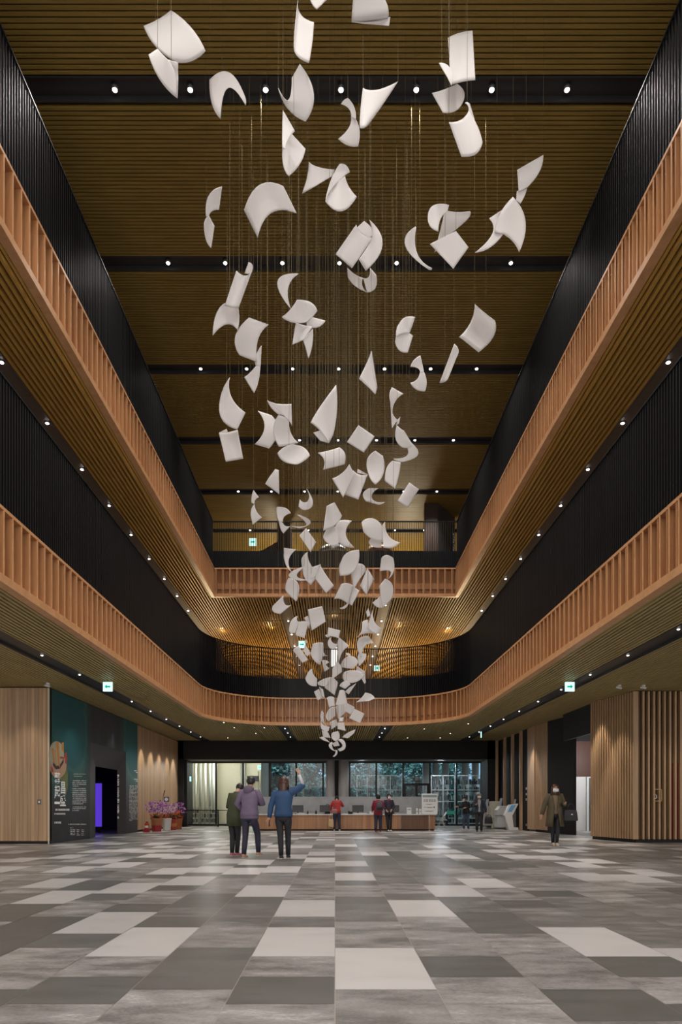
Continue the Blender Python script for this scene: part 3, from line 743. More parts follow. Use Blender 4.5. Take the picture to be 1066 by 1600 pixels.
sh(Q_, 'big leaf', P(665,622, 668,655, 663,692, 625,755, 555,770, 552,720, 565,690, 595,640))
sh(Q_, 'soft triangular', P(665,700, 698,715, 700,750, 668,795, 635,850, _, 622,760, 630,725))
sh(Q_, 'tilted kite', P(715,728, _, 752,790, _, 708,882, _, 672,828, _))
sh(Q_, 'curved tile', P(565,818, 605,815, 635,830, _, 605,935, 560,905, 522,905, _))
sh(Q_, 'tailed slip of', P(635,835, _, 668,855, _, 625,942, _, 605,930, _), P(600,925, _, 605,935, 585,958, 560,962, _, 555,955, 580,945))
sh(Q_, 'hanging bib', P(795,668, 825,652, 862,668, 866,740, 835,787, 845,745, 785,745, _))
sh(Q_, 'vertical twisted', P(815,787, 850,810, 862,850, 850,905, 800,955, _, 782,830, _), P(782,895, _, 795,880, _, 800,955, 770,950, 743,925, _))
sh(Q_, 'pear shaped', P(262,783, 305,800, 322,840, 318,880, 305,918, 262,880, 243,850, 248,810))
sh(Q_, 'open scoop', P(232,882, 240,935, 278,937, _, 215,990, 170,975, 172,942, _))
sh(T_, 'big flat', P(330,150, _, 433,125, 450,190, 458,238, _, 357,303, _))
sh(T_, 'peeking corner', P(303,210, _, 330,195, _, 345,250, _, 340,290, _))
sh(T_, 'scoop shaped', P(257,197, 252,225, 264,240, _, 240,318, 200,315, 197,275, 215,225))
sh(T_, 'plain rectangular', P(265,238, 300,235, 335,240, _, 305,358, _, 240,335, _))
sh(T_, 'small leaf', P(310,400, _, 350,465, _, 325,490, _, 298,450, _), P(318,365, _, 325,385, _, 312,405, _, 305,385, _))
sh(T_, 'wide rectangular', P(478,280, _, 565,302, _, 555,360, 510,345, 470,345, _), P(455,335, _, 475,330, _, 490,350, _, 465,350, _))
sh(T_, 'small crescent', P(500,350, 505,385, 545,402, _, 530,432, 490,430, 475,395, 480,370))
sh(T_, 'pennant shaped', P(555,352, 590,380, 630,415, 580,460, 553,540, _, 540,400, _))
sh(T_, 'tilted tile like', P(223,445, 240,425, 262,415, _, 333,515, _, 290,537, _))
sh(T_, 'large folded', P(365,400, 400,390, 440,390, 440,470, 418,550, 375,520, 350,470, _), P(440,430, 450,470, 475,485, _, 435,490, _, 430,440, _))
sh(T_, 'notched', P(430,520, 460,518, 487,535, 462,550, 487,575, 470,590, 450,600, _))
sh(T_, 'curled lip', P(603,465, 630,468, 642,485, _, 630,490, _, 610,480, _))
sh(T_, 'domed', P(635,488, 675,500, 698,535, _, 660,578, 610,575, 565,565, 590,510))
sh(T_, 'upright pointed', P(540,525, 570,560, 578,600, _, 505,655, _, 508,580, _))
sh(T_, 'leaf tip', P(768,138, _, 783,190, _, 762,205, _, 752,170, _))
sh(T_, 'swept wing', P(800,150, 812,235, 865,285, _, 838,328, 780,300, 770,250, 785,200))
sh(T_, 'flared skirt', P(722,240, 745,228, 765,225, 780,290, 815,325, 740,325, 685,352, 715,310))
sh(T_, 'broad hooked', P(720,350, 745,342, 770,342, _, 808,395, 745,415, 715,500, 685,400), P(700,465, _, 750,470, 745,510, 700,560, _, 690,495, _))
sh(T_, 'curled cornet', P(362,578, 372,620, 397,650, _, 395,705, 340,695, 312,650, 335,600))
sh(T_, 'flat spread', P(400,680, 440,655, 490,640, 470,690, 450,705, 420,700, 405,695, _))
sh(T_, 'fan edged', P(490,640, 520,650, 548,680, 535,730, 523,770, _, 450,715, 465,670))
sh(T_, 'large almond', P(583,640, 600,600, 670,592, 710,600, 738,628, 700,665, 650,682, 600,672))
sh(T_, 'hidden backing', P(690,560, _, 742,600, _, 720,625, _, 678,592, _), P(742,585, _, 750,680, _, 740,688, _, 720,655, _))
sh(T_, 'short slanted', P(560,705, 575,680, 610,665, _, 640,690, _, 600,725, _))
sh(T_, 'narrow slanted', P(630,715, _, 680,685, _, 625,765, _, 600,745, _))
sh(T_, 'low left square', P(375,745, _, 410,725, _, 440,790, _, 400,808, _))
sh(T_, 'narrow curled', P(413,710, _, 440,730, _, 452,795, _, 430,770, _))
sh(T_, 'short drum like', P(467,790, 490,780, 520,785, _, 525,850, 505,850, 485,862, _))
sh(T_, 'peaked', P(560,735, 590,735, 600,755, _, 615,830, 570,845, 530,840, _))
sh(T_, 'airborne kite like', P(745,752, 790,765, 817,795, _, 770,812, _, 680,822, 718,790))
sh(T_, 'overlapped', P(610,825, _, 670,858, _, 640,910, _, 600,885, _))
sh(T_, 'flat lozenge', P(665,868, _, 740,905, _, 708,973, _, 630,938, _))
sh(T_, 'facing front', P(530,855, 565,835, 600,830, 615,860, 608,890, _, 550,945, _))
sh(T_, 'rounded left', P(470,900, 490,865, 525,855, _, 530,920, _, 480,960, 460,930))
sh(T_, 'slim crescent', P(432,880, _, 445,900, 450,970, 475,1000, _, 430,960, 420,920))
sh(T_, 'cradle shaped', P(425,950, 440,985, 490,998, _, 480,1030, 435,1020, 423,985, _))
sh(T_, 'small inner', P(490,965, _, 535,945, _, 545,990, _, 500,1020, _))
sh(T_, 'small upper', P(560,935, _, 590,930, _, 585,960, _, 555,961, _))
sh(T_, 'lower right angular', P(545,970, _, 590,968, _, 605,1030, _, 545,1015, _))
sh(T_, 'boxy', P(430,1025, _, 470,1030, _, 495,1080, _, 440,1075, _))
sh(T_, 'pointed low', P(412,1078, _, 440,1070, _, 490,1112, _, 450,1100, _))
sh(T_, 'bulging', P(510,1040, _, 550,1030, 560,1060, 558,1085, _, 530,1105, 500,1075))
sh(T_, 'fish shaped', P(675,1018, _, 665,1045, _, 620,1083, _, 578,1075, 620,1042))
sh(T_, 'left half ring', P(500,1108, _, 510,1112, 508,1150, 532,1175, _, 515,1172, 482,1140))
sh(T_, 'right half ring', P(545,1095, 575,1090, 598,1110, 600,1155, 560,1178, _, 545,1160, 580,1135))
sh(T_, 'innermost small', P(505,1120, _, 545,1100, _, 560,1135, _, 520,1142, _))
sh(T_, 'lowest tail shaped', P(530,1165, _, 545,1172, 540,1200, 518,1217, _, 510,1212, 527,1195))
BANDS = [(118, 'above the first spotlight row'), (225, 'level with the first spotlight row'), (378, 'between first and second spotlight rows'),
         (452, 'level with the second spotlight row'), (555, 'between second and third spotlight rows'), (625, 'level with the third spotlight row'),
         (690, 'just above the fourth spotlight row'), (752, 'just below the fourth spotlight row'), (808, 'just above the top barred screen'), (866, 'before the top barred screen'),
         (930, 'before the upper wood fascia'), (985, 'just below the upper wood fascia'), (1035, 'before the open curved screen'), (1078, 'before the black curved band'),
         (1133, 'before the curved wood fascia'), (1300, 'at the bottom tip, before black beam')]
ORDL = ['leftmost', 'second from left', 'third from left', 'fourth from left', 'fifth from left', 'sixth from left', 'seventh from left', 'eighth from left', 'ninth from left', 'tenth from left', 'eleventh from left', 'twelfth from left', 'thirteenth from left', 'fourteenth from left', 'fifteenth from left', 'sixteenth from left', 'seventeenth from left']
def build_sheets():
    R = random.Random(5)
    items = []
    for crop, desc, patches in S:
        ps = [[None if q is None else (crop[0]+q[0]/crop[2], crop[1]+q[1]/crop[2]) for q in p] for p in patches]
        allp = [q for p in ps for q in p if q]
        cx = sum(q[0] for q in allp)/len(allp); cy = sum(q[1] for q in allp)/len(allp)
        items.append([cx, cy, desc, ps, allp])
    bands = {}
    for it in items:
        bi = next(i for i, (y, _) in enumerate(BANDS) if it[1] < y)
        bands.setdefault(bi, []).append(it)
    n = 0
    from mathutils.bvhtree import BVHTree
    placed = []
    for bi, lst in sorted(bands.items()):
        lst.sort(key=lambda i: i[0])
        for oi, (cx, cy, desc, ps, allp) in enumerate(lst):
            base = 10.4+7.4*max(0, cy)/1175
            tlt = (R.uniform(-.26, .26), R.uniform(-.22, .22)); bsg = R.choice((-1, 1))*R.uniform(.2, .36); jit = [R.uniform(-.02, .02) for _q in range(2)]
            best = None
            for tr in range(90):
                d = base+R.uniform(-.6, .6)*(1+tr/40)
                got = make_sheet(cx, cy, d, ps, allp, tlt, bsg, jit)
                m, wires, ctr, rad = got
                vs = [Vector(q)+ctr for q in m.v]; fs = list(m.f)
                for wm in wires: b0 = len(vs); vs += [Vector(q)+ctr for q in wm.v]; fs += [tuple(b0+i for i in f) for f in wm.f]
                lo = [min(q[i] for q in vs)-.02 for i in range(3)]; hi = [max(q[i] for q in vs)+.02 for i in range(3)]
                near = [e for e in placed if all(e[1][i] > lo[i] and e[0][i] < hi[i] for i in range(3))]
                tree_ = BVHTree.FromPolygons(vs, fs, epsilon=.009)
                hits = sum(len(tree_.overlap(e[2])) for e in near)
                if best is None or hits < best[0]: best = (hits, got, lo, hi, tree_)
                if hits == 0: break
            hits, (m, wires, ctr, rad), lo, hi, tree_ = best
            if hits: print('sheet still touching', desc, hits)
            placed.append((lo, hi, tree_))
            t = thing('hanging_sheet', ctr, 'white %s sheet %s, %s' % (desc, BANDS[bi][1], ORDL[oi]), 'hanging sculpture', 'curled white sheets of the hanging sculpture')
            ob = m.build('paper', M_SHEET, t)
            so = ob.modifiers.new('thickness', 'SOLIDIFY'); so.thickness = .008; so.offset = 0
            for wm in wires: wm.build('wire', M_WIRE, t)
            n += 1
    print('sheets', n)
def make_sheet(cx, cy, d, ps, allp, tlt, bsg, jit):
    ppm = F/d
    rad = max(math.hypot(q[0]-cx, q[1]-cy) for q in allp)/ppm
    ctr = W(cx, cy, d); m = MB()
    for pi, p in enumerate(ps):
        c = [p[0], p[2], p[4], p[6]]; mid = [p[1], p[3], p[5], p[7]]
        for k in range(4):
            if mid[k] is None: a, b = c[k], c[(k+1) % 4]; mid[k] = ((a[0]+b[0])/2, (a[1]+b[1])/2)
        def qe(a, mm, b, t_):
            k0 = (2*mm[0]-.5*a[0]-.5*b[0], 2*mm[1]-.5*a[1]-.5*b[1])
            return ((1-t_)**2*a[0]+2*t_*(1-t_)*k0[0]+t_*t_*b[0], (1-t_)**2*a[1]+2*t_*(1-t_)*k0[1]+t_*t_*b[1])
        sz = max(math.hypot(c[0][0]-c[2][0], c[0][1]-c[2][1]), math.hypot(c[1][0]-c[3][0], c[1][1]-c[3][1]))/ppm
        def sag(k): a, b, mm = c[k], c[(k+1) % 4], mid[k]; return math.hypot(mm[0]-(a[0]+b[0])/2, mm[1]-(a[1]+b[1])/2)
        bu = sag(0)+sag(2) >= sag(1)+sag(3)
        amt = bsg*sz*.55*(1 if pi == 0 else -.8); off = 0 if pi == 0 else .03
        def fn(u, v):
            e0 = qe(c[0], mid[0], c[1], u); e2 = qe(c[3], mid[2], c[2], u); e3 = qe(c[0], mid[3], c[3], v); e1 = qe(c[1], mid[1], c[2], v)
            o = []
            for i in (0, 1):
                bl = (1-u)*(1-v)*c[0][i]+u*(1-v)*c[1][i]+u*v*c[2][i]+(1-u)*v*c[3][i]
                o.append((1-v)*e0[i]+v*e2[i]+(1-u)*e3[i]+u*e1[i]-bl)
            tt = u if bu else v
            dz = (tlt[0]*(o[0]-cx)+tlt[1]*(o[1]-cy))/ppm+amt*(4*tt*(1-tt)-.5)*.5+off
            return W(o[0], o[1], d+dz)-ctr
        m.grid(fn, 12, 12)
    # two hanging wires from the highest points
    vs = sorted(m.v, key=lambda q: -q[2]); tops = [vs[0]]
    for q in vs:
        if abs(q[0]-tops[0][0]) > rad*.45: tops.append(q); break
    wires = []
    for q, j in zip(tops[:2], jit):
        wm = MB(); q = Vector(q); wm.tube([q-Vector((0, 0, .004)), (q.x+j, q.y, L4C-ctr.z)], .0028, 5, smooth=False); wires.append(wm)
    return m, wires, ctr, rad
build_sheets()
# ================================================================ window wall and what lies behind it
DG = 38.0
def gx(px, d=DG): return (px-X0)*d/F
M_GLASS = None
def glassmat():
    m, nt, b = nm('window_glass')
    tr = N(nt, 'ShaderNodeBsdfTransparent'); tr.inputs[0].default_value = (.78, .9, .93, 1)
    gl = N(nt, 'ShaderNodeBsdfGlossy'); gl.inputs['Roughness'].default_value = .03
    fr = N(nt, 'ShaderNodeFresnel'); fr.inputs[0].default_value = 1.45
    ms = N(nt, 'ShaderNodeMixShader'); nt.links.new(fr.outputs[0], ms.inputs[0]); nt.links.new(tr.outputs[0], ms.inputs[1]); nt.links.new(gl.outputs[0], ms.inputs[2])
    nt.links.new(ms.outputs[0], nt.nodes['Material Output'].inputs[0]); nt.nodes.remove(b)
    return m
M_GLASS = glassmat()
FR = [292, 297.5, 338, 380, 422, 463, 505, 546.5, 588, 630, 672, 713.5, 753]
for i in range(1, len(FR)-1):
    a, b_ = gx(FR[i]), gx(FR[i+1])
    m = MB(); wl = .045 if i != 4 else .07
    m.box(a-wl, a+wl, DG-.06, DG+.06, 0, 3.5)
    if i == len(FR)-2: m.box(b_-.07, b_+.06, DG-.06, DG+.06, 0, 3.5)
    m.box(a, b_, DG-.05, DG+.05, 0, .1); m.box(a, b_, DG-.05, DG+.05, 3.42, 3.5)
    if i in (9,): m.box(a, b_, DG-.07, DG+.07, 2.2, 2.32); m.box((a+b_)/2-.05, (a+b_)/2+.05, DG-.07, DG+.07, 0, 2.2); m.box(a+.05, a+.15, DG-.07, DG+.07, 0, 2.2); m.box(b_-.15, b_-.05, DG-.07, DG+.07, 0, 2.2)
    o = struct(m, 'window_%d' % i, M_BLACK, 'tall black framed glass panel of the window wall', 'window')
    g = MB(); g.quad((a, DG, .1), (b_, DG, .1), (b_, DG, 3.42), (a, DG, 3.42)); g.build('glass_pane', M_GLASS, o)['kind'] = 'structure'
for px, r in ((516.5, .235), (537, .27)):
    m = MB(); m.tube([(gx(px, 36.9), 36.9, 0), (gx(px, 36.9), 36.9, 3.5)], r, 24); struct(m, 'column', M_COLUMN, 'round grey column behind the service desk', 'column')
m = MB(); m.box(gx(523, 37.0), gx(529.5, 37.0), 36.95, 37.1, 0, 3.5); struct(m, 'trim_5', M_BLACKM, 'black strip between the two columns', 'trim')
# outdoor ground and distant ground
m = MB(); m.box(-14, 14, 38.1, 43, -.12, -.02); m.cur = 1; m.box(-60, 60, 46.5, 110, -.3, -.1)
struct(m, 'floor_outside', [plain('outside_paving', (.16, .165, .17), .6), plain('outside_ground', (.05, .07, .05), .8)], 'grey paving outside the window wall', 'floor')
# vestibule at the left, cream wall with pale upright panels
m = MB(); m.box(gx(290, 43), gx(412, 43), 43, 43.15, -.02, 4.2); m.cur = 1; m.box(gx(412, 43), gx(420, 43), 42.9, 43.1, 0, 4.2)
m.cur = 0; m.box(gx(420, 42)-.06, gx(420, 42), 38.2, 43, 0, 4.2); m.box(gx(290, 40), gx(290, 40)+.1, 38.2, 43, 0, 4.2)
m.cur = 2; m.box(gx(377, 42.9), gx(384, 42.9), 42.7, 42.95, 0, 4.0); m.box(gx(403, 42.5), gx(405, 42.5), 42.4, 42.6, 0, 3.2)
struct(m, 'wall_vestibule', [M_CREAM, plain('pale_lit', (.85, .78, .62), .5), plain('grey_pilaster', (.3, .3, .29), .5)], 'cream wall of the vestibule behind the glass', 'wall')
m = MB(); m.box(gx(290, 41), gx(421, 41), 38.1, 43.2, 4.2, 4.3); struct(m, 'ceiling_vestibule', M_CREAM, 'cream vestibule ceiling', 'ceiling')
for x in (-7.2, -5.2): point((x, 40.6, 3.6), 110, (1, .95, .85), .15)
t = None; k = 0
for px in (300, 306, 313.5, 321, 328.5, 334):
    t = thing('curtain_panel', (gx(px, 41.5), 41.5, 0), 'tall pale upright panel, %s from left inside the left vestibule' % ORD[k].replace('nearest', 'first'), 'panel', 'pale upright panels in the vestibule')
    m = MB(); m.tube([(0, 0, .02), (0, 0, 3.9)], [(.075, .03), (.075, .03)], 10); m.build('panel', M_WHITE if k % 2 else plain('panel_grey', (.42, .44, .43), .5), t)
    m = MB(); m.box(-.08, .08, -.035, .035, 0, .03); m.build('foot', M_CHROME, t); k += 1
# black wall screen in vestibule
t = thing('wall_screen', (gx(396, 42.4), 42.3, 2.75), 'small black screen hung on the cream vestibule wall', 'screen')
m = MB(); m.box(-.36, .36, -.03, .03, -.16, .16); m.build('casing', M_BLACK, t); m = MB(); m.box(-.33, .33, -.036, -.031, -.13, .13); m.build('display', plain('screen_off', (.02, .022, .025), .2), t)
m = MB(); m.tube([(0, .03, 0), (0, .6, 0)], .02, 8); m.build('bracket', M_BLACK, t)
# book trolleys behind the barrier
for i, px in enumerate((305, 320, 335)):
    t = thing('book_trolley', (gx(px, 40.0), 40.0, 0), 'wire shelf trolley full of grey volumes, %s from left behind the barrier rail' % ('first', 'second', 'third')[i], 'trolley', 'book trolleys behind the barrier')
    f = MB(); wv = .24
    for sx in (-wv, wv):
        for sy in (-.18, .18): f.tube([(sx, sy, .03), (sx, sy, 1.05)], .012, 6)
    for z in (.15, .42, .69, .96): f.box(-wv, wv, -.18, .18, z, z+.015)
    f.build('frame', plain('trolley_grey', (.5, .5, .47), .4), t)
    R = random.Random(i)
    b = MB()
    for z in (.165, .435, .705):
        x = -wv+.02
        while x < wv-.04:
            b.cur = R.randrange(3); ww = R.uniform(.02, .05); b.box(x, x+ww*.85, -.15, .12, z, z+R.uniform(.13, .22)); x += ww
    o = b.build('books', [plain('book_grey', (.4, .4, .38), .6), plain('book_dark', (.07, .08, .09), .6), plain('book_cream', (.6, .58, .5), .6)], t); o['kind'] = 'stuff'
t = thing('barrier_rail', (gx(340, 36.2), 36.2, 0), 'black waist high barrier rail before the left glass panels', 'railing')
def bar_at(m, px0, px1, z, d=36.2): m.tube([(gx(px0, d)-t.location.x, 0, z), (gx(px1, d)-t.location.x, 0, z)], .022, 8)
m = MB(); bar_at(m, 285, 372, .86); m.build('top_rail', M_BLACK, t)
m = MB(); bar_at(m, 285, 372, .12); m.build('bottom_rail', M_BLACK, t)
for px in (287, 341, 370): m = MB(); m.tube([(gx(px, 36.2)-t.location.x, 0, 0), (gx(px, 36.2)-t.location.x, 0, .9)], .035, 8); m.build('post', M_BLACK, t)
# ---- trees outside
def leafmat():
    m, nt, b = nm('tree_leaves')
    tc = N(nt, 'ShaderNodeTexCoord'); nz = N(nt, 'ShaderNodeTexNoise', i_Scale=2.2, i_Detail=6.0); nt.links.new(tc.outputs['Object'], nz.inputs['Vector'])
    cr = N(nt, 'ShaderNodeValToRGB'); nt.links.new(nz.outputs['Fac'], cr.inputs[0]); e = cr.color_ramp
    e.elements[0].position = .35; e.elements[0].color = (.016, .055, .058, 1); e.elements[1].position = .68; e.elements[1].color = (.12, .30, .28, 1)
    nt.links.new(cr.outputs[0], b.inputs['Base Color']); b.inputs['Roughness'].default_value = .6
    return m
M_LEAF = leafmat(); M_BARK = plain('bark', (.07, .06, .045), .8)
def tree(px, d, h, wd, seed, label):
    R = random.Random(seed); t = thing('tree', (gx(px, d), d, -.1), label, 'tree', 'trees outside the window wall')
    m = MB(); m.tube([(0, 0, 0), (.05, 0, h*.35), (-.05, .1, h*.7)], [.16, .12, .05], 8)
    for k in range(3): a = R.uniform(0, 6.28); m.tube([(0, 0, h*R.uniform(.25, .5)), (math.cos(a)*wd*.3, math.sin(a)*.6, h*.7)], [.05, .02], 6)
    m.build('trunk', M_BARK, t)
    m = MB()
    for k in range(5200):
        cl = k % 52; Rc = random.Random(seed*50+cl)
        c = Vector((Rc.uniform(-wd, wd)*.5, Rc.uniform(-1, 1), h*Rc.uniform(.12, 1)))
        p = c+Vector((R.gauss(0, .34), R.gauss(0, .34), R.gauss(0, .32))); s = R.uniform(.09, .19)
        a = Vector((R.uniform(-1, 1), R.uniform(-1, 1), R.uniform(-1, 1))).normalized(); b = a.orthogonal().normalized()
        m.quad(p-a*s, p+b*s*.5, p+a*s, p-b*s*.6)
    m.build('foliage', M_LEAF, t)
tree(440, 54, 5.6, 2.4, 1, 'bushy blue green tree seen through the glass left of the columns')
tree(484, 58, 6.0, 2.6, 2, 'dense dark green tree just left of the twin columns, outside')
tree(562, 54, 5.6, 2.8, 3, 'broad tree outside, just right of the twin columns')
tree(610, 58.5, 6.2, 3.0, 4, 'tall tree outside behind the pair standing at the desk')
tree(655, 54, 5.4, 2.6, 5, 'tree outside above the black framed glass door')
tree(704, 58.5, 4.6, 2.6, 6, 'farther tree outside behind the steel ducts')
m = MB(); m.box(-25, 25, 66, 67, -.1, 3.6); m.cur = 1
for x in range(-24, 25, 2): m.box(x, x+1.1, 65.9, 66.0, 1.6, 2.9)
o = m.build('building', [plain('far_building', (.22, .27, .30), .7), plain('far_glass', (.10, .16, .20), .2)]); tag(o, 'low grey building far beyond the trees', 'building')
# upright lamps / signal outside
for i, px in enumerate((474, 577)):
    t = thing('street_pole', (gx(px, 46), 46, -.1), 'pale upright pole outside the glass %s' % ('left of the columns' if i == 0 else 'right of the columns'), 'pole')
    m = MB(); m.tube([(0, 0, 0), (0, 0, 4.4)], .05, 8); m.build('shaft', plain('pole_cream', (.75, .62, .4), .5), t); m = MB(); m.box(-.09, .09, -.09, .09, 0, .06); m.build('base', M_CHROME, t)
# ducts
for i, px in enumerate((666, 681, 696, 727, 743)):
    t = thing('steel_duct', (gx(px, 46), 46, -.1), 'wide steel duct standing outside, %s from left above the racks' % ORD[i].replace('nearest', 'first'), 'duct', 'steel ducts outside the right glass panels')
    m = MB(); m.tube([(0, 0, .02), (0, 0, 4.3)], .24, 18); m.build('tube', plain('duct_grey', (.5, .52, .52), .35, .4), t); m = MB(); m.tube([(0, 0, 0), (0, 0, .06)], .28, 18); m.build('flange', M_CHROME, t)
# bicycle/book racks behind glass
rk = [(558, 590, 42.5), (592, 628, 42.2), (674, 711, 41.0), (714, 751, 40.6)]
for i, (a, b_, d) in enumerate(rk):
    x0, x1 = gx(a, d), gx(b_, d); t = thing('metal_rack', ((x0+x1)/2, d, 0), 'white framed metal rack crowded with dark items, %s from left behind the glass' % ORD[i].replace('nearest', 'first'), 'rack', 'metal racks behind the glass')
    hw = (x1-x0)/2; zt = HC+(YH-1211)*d/F
    f = MB(); 
    for x in (-hw, 0, hw): f.box(x-.025, x+.025, -.03, .03, 0, zt)
    for z in (zt-.06, HC+(YH-1235)*d/F, HC+(YH-1253)*d/F, .35): f.box(-hw, hw, -.03, .03, z, z+.045)
    f.build('frame', M_WHITE, t)
    R = random.Random(30+i); bk = MB()
    for z in (.1, .55, 1.0, 1.45, 1.9, 2.35):
        x = -hw+.03
        while x < hw-.05:
            bk.cur = R.choice((0, 0, 1, 1, 2)); ww = R.uniform(.02, .07)
            if z+.3 < zt and R.random() < .85: bk.box(x, x+ww*.7, .05, .25, z, z+R.uniform(.15, .34))
            x += ww
    o = bk.build('stored_items', [plain('item_dark', (.03, .035, .04), .5), plain('item_grey', (.18, .2, .2), .5), plain('item_pale', (.42, .45, .44), .4)], t); o['kind'] = 'stuff'
t = thing('green_bench', (gx(706, 39.4), 39.4, 0), 'green topped bench seen through the glass beside the folding chair', 'bench')
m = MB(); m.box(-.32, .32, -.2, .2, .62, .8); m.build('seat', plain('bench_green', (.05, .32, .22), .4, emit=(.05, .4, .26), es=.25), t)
for a in (-.28, .28): m = MB(); m.box(a-.03, a+.03, -.18, .18, 0, .62); m.build('leg', M_BLACK, t)
t = thing('speaker_box', (gx(651, 37.9), 37.8, 2.42), 'small black box mounted above the glass door', 'speaker')
m = MB(); m.box(-.13, .13, -.1, .08, 0, .28); m.build('casing', M_BLACK, t); m = MB(); m.box(-.10, .10, -.105, -.1, .03, .25); m.build('grille', M_HOUS, t)

# ================================================================ service desk
t = thing('service_desk', (0.44, 31.1, 0), 'long oak fronted service desk with white top', 'desk')
def wb(name, mat, *boxes, parent=None):
    m = MB()
    for b in boxes: m.box(*b)
    return m.build(name, mat, parent or t, world=True)
wb('front_panel', M_COUNT, (-3.55, 2.9, 30.74, 30.8, .06, .685))
wb('side_panel', M_COUNTD, (2.93, 4.1, 30.76, 30.8, .06, .685))
wb('end_panel', M_COUNT, (4.1, 4.42, 30.74, 31.5, .06, .685))
wb('end_panel', M_COUNT, (-3.55, -3.5, 30.8, 31.5, .06, .685))
wb('plinth', M_BLACKM, (-3.5, 4.38, 30.8, 31.4, 0, .06))
wb('countertop', M_WHITE, (-3.6, 4.46, 30.68, 31.55, .685, .725))
m = MB(); m.box(-3.85, 4.35, 33.4, 33.6, 0, 1.53); m.cur = 1
for x in (-2.4, -.95, .5, 1.95, 3.4): m.box(x, x+.012, 33.392, 33.4, 0, 1.53)
o = m.build('stone_screen', [M_STONE, M_COLUMN]); tag(o, 'long grey stone screen wall standing behind the service desk', 'screen')
def monitor(px, wpx, label, z=.725, d=31.2, w=.5, h=.3):
    tt = thing('monitor', (gx(px, d), d, z), label, 'monitor', 'monitors on the service desk')
    m = MB(); m.box(-w/2, w/2, -.02, .02, .09, .09+h); m.build('casing', M_BLACK, tt)
    m = MB(); m.box(-w/2+.015, w/2-.015, -.026, -.021, .105, .075+h); m.build('back_panel', plain('monitor_back', (.03, .03, .033), .35), tt)
    m = MB(); m.box(-.03, .03, -.01, .03, 0, .12); m.box(-.11, .11, -.07, .09, 0, .012); m.build('stand', M_BLACK, tt)
    return tt
monitor(465.5, 13, 'black monitor on the desk right beside the raised arm wearer in blue')
monitor(508.5, 15, 'black monitor on the desk left of the visitor in red')
monitor(559.5, 17, 'black monitor on the desk between the visitor in red and the pair')
monitor(615, 6, 'black monitor on the desk just right of the pair')
t = thing('desk_phone', (gx(547.5, 31), 31.0, .725), 'black desk phone beside the monitor right of the visitor in red', 'phone')
m = MB(); m.add([(-.09,-.08,0),(.09,-.08,0),(.09,.1,0),(-.09,.1,0),(-.09,-.08,.03),(.09,-.08,.03),(.09,.1,.1),(-.09,.1,.1)], [(0,3,2,1),(4,5,6,7),(0,1,5,4),(1,2,6,5),(2,3,7,6),(3,0,4,7)]); m.build('base', M_BLACK, t)
m = MB(); m.tube([(-.06, -.07, .1), (-.06, 0, .13), (-.06, .09, .13)], .022, 8); m.build('handset', M_BLACK, t)
t = thing('desk_bag', (gx(512, 31.35), 31.4, .725), 'black handled bag behind the monitor near the visitor in red', 'bag')
m = MB(); m.box(-.12, .12, -.03, .05, 0, .36); m.build('body', M_BLACKM, t); m = MB(); m.tube([(-.06, 0, .36), (-.05, 0, .44), (.05, 0, .44), (.06, 0, .36)], .012, 8); m.build('handle', M_BLACKM, t)
def small_box(name, px, d, z, w, h, dp, mat, label, cat, extra=None, tilt=0):
    tt = thing(name, (gx(px, d), d, z), label, cat)
    m = MB(); m.add([(-w/2, 0, 0), (w/2, 0, 0), (w/2, dp, 0), (-w/2, dp, 0), (-w/2, tilt, h), (w/2, tilt, h), (w/2, tilt+dp, h), (-w/2, tilt+dp, h)], [(0,3,2,1),(4,5,6,7),(0,1,5,4),(1,2,6,5),(2,3,7,6),(3,0,4,7)])
    m.build('body', mat, tt)
    if extra: 
        m = MB(); m.box(*extra[0]); m.build(extra[1], extra[2], tt)
    return tt
small_box('acrylic_notice', 639.5, 30.9, .725, .2, .29, .02, M_WHITE, 'white notice stand on the desk top left of the signboard', 'notice', ((-.07, .07, -.003, 0, .18, .22), 'print', M_COLUMN), .03)
small_box('leaflet', 652, 30.95, .725, .08, .26, .02, M_WHITE, 'white leaflet leaning on the desk nearest the notice stand', 'leaflet', ((-.03, .03, -.003, 0, .1, .14), 'print', M_COLUMN), .06)
small_box('leaflet', 657, 31.0, .725, .1, .23, .02, M_WHITE, 'white leaflet leaning on the desk right behind the signboard edge', 'leaflet', ((-.03, .03, -.003, 0, .1, .14), 'print', M_COLUMN), .06)
small_box('paper_tray', 563, 30.74, .725, .62, .035, .2, M_WHITE, 'flat white paper tray on the desk before the middle monitor', 'tray', ((-.28, .28, .02, .18, .035, .045), 'paper', M_CREAM))
small_box('paper_tray', 583, 31.0, .725, .3, .12, .2, M_WHITE, 'white paper stack on the desk left of the maroon vest wearer', 'tray', ((-.12, .12, .02, .18, .12, .125), 'paper', M_CREAM))
small_box('pen_cup', 494, 30.95, .725, .09, .13, .09, M_BLACK, 'black pen cup on the desk left of the visitor in red', 'cup', ((-.02, .02, .03, .05, .13, .2), 'pens', M_HOUS))
small_box('pen_cup', 481, 30.95, .725, .06, .11, .07, M_BLACK, 'small black cup on the desk midway between two left monitors', 'cup', ((-.02, .02, .03, .05, .11, .16), 'pens', M_HOUS))
small_box('paper_tray', 470, 30.85, .725, .36, .03, .2, M_WHITE, 'flat white papers on the desk before the leftmost monitor', 'tray', ((-.15, .15, .02, .18, .03, .04), 'paper', M_CREAM))
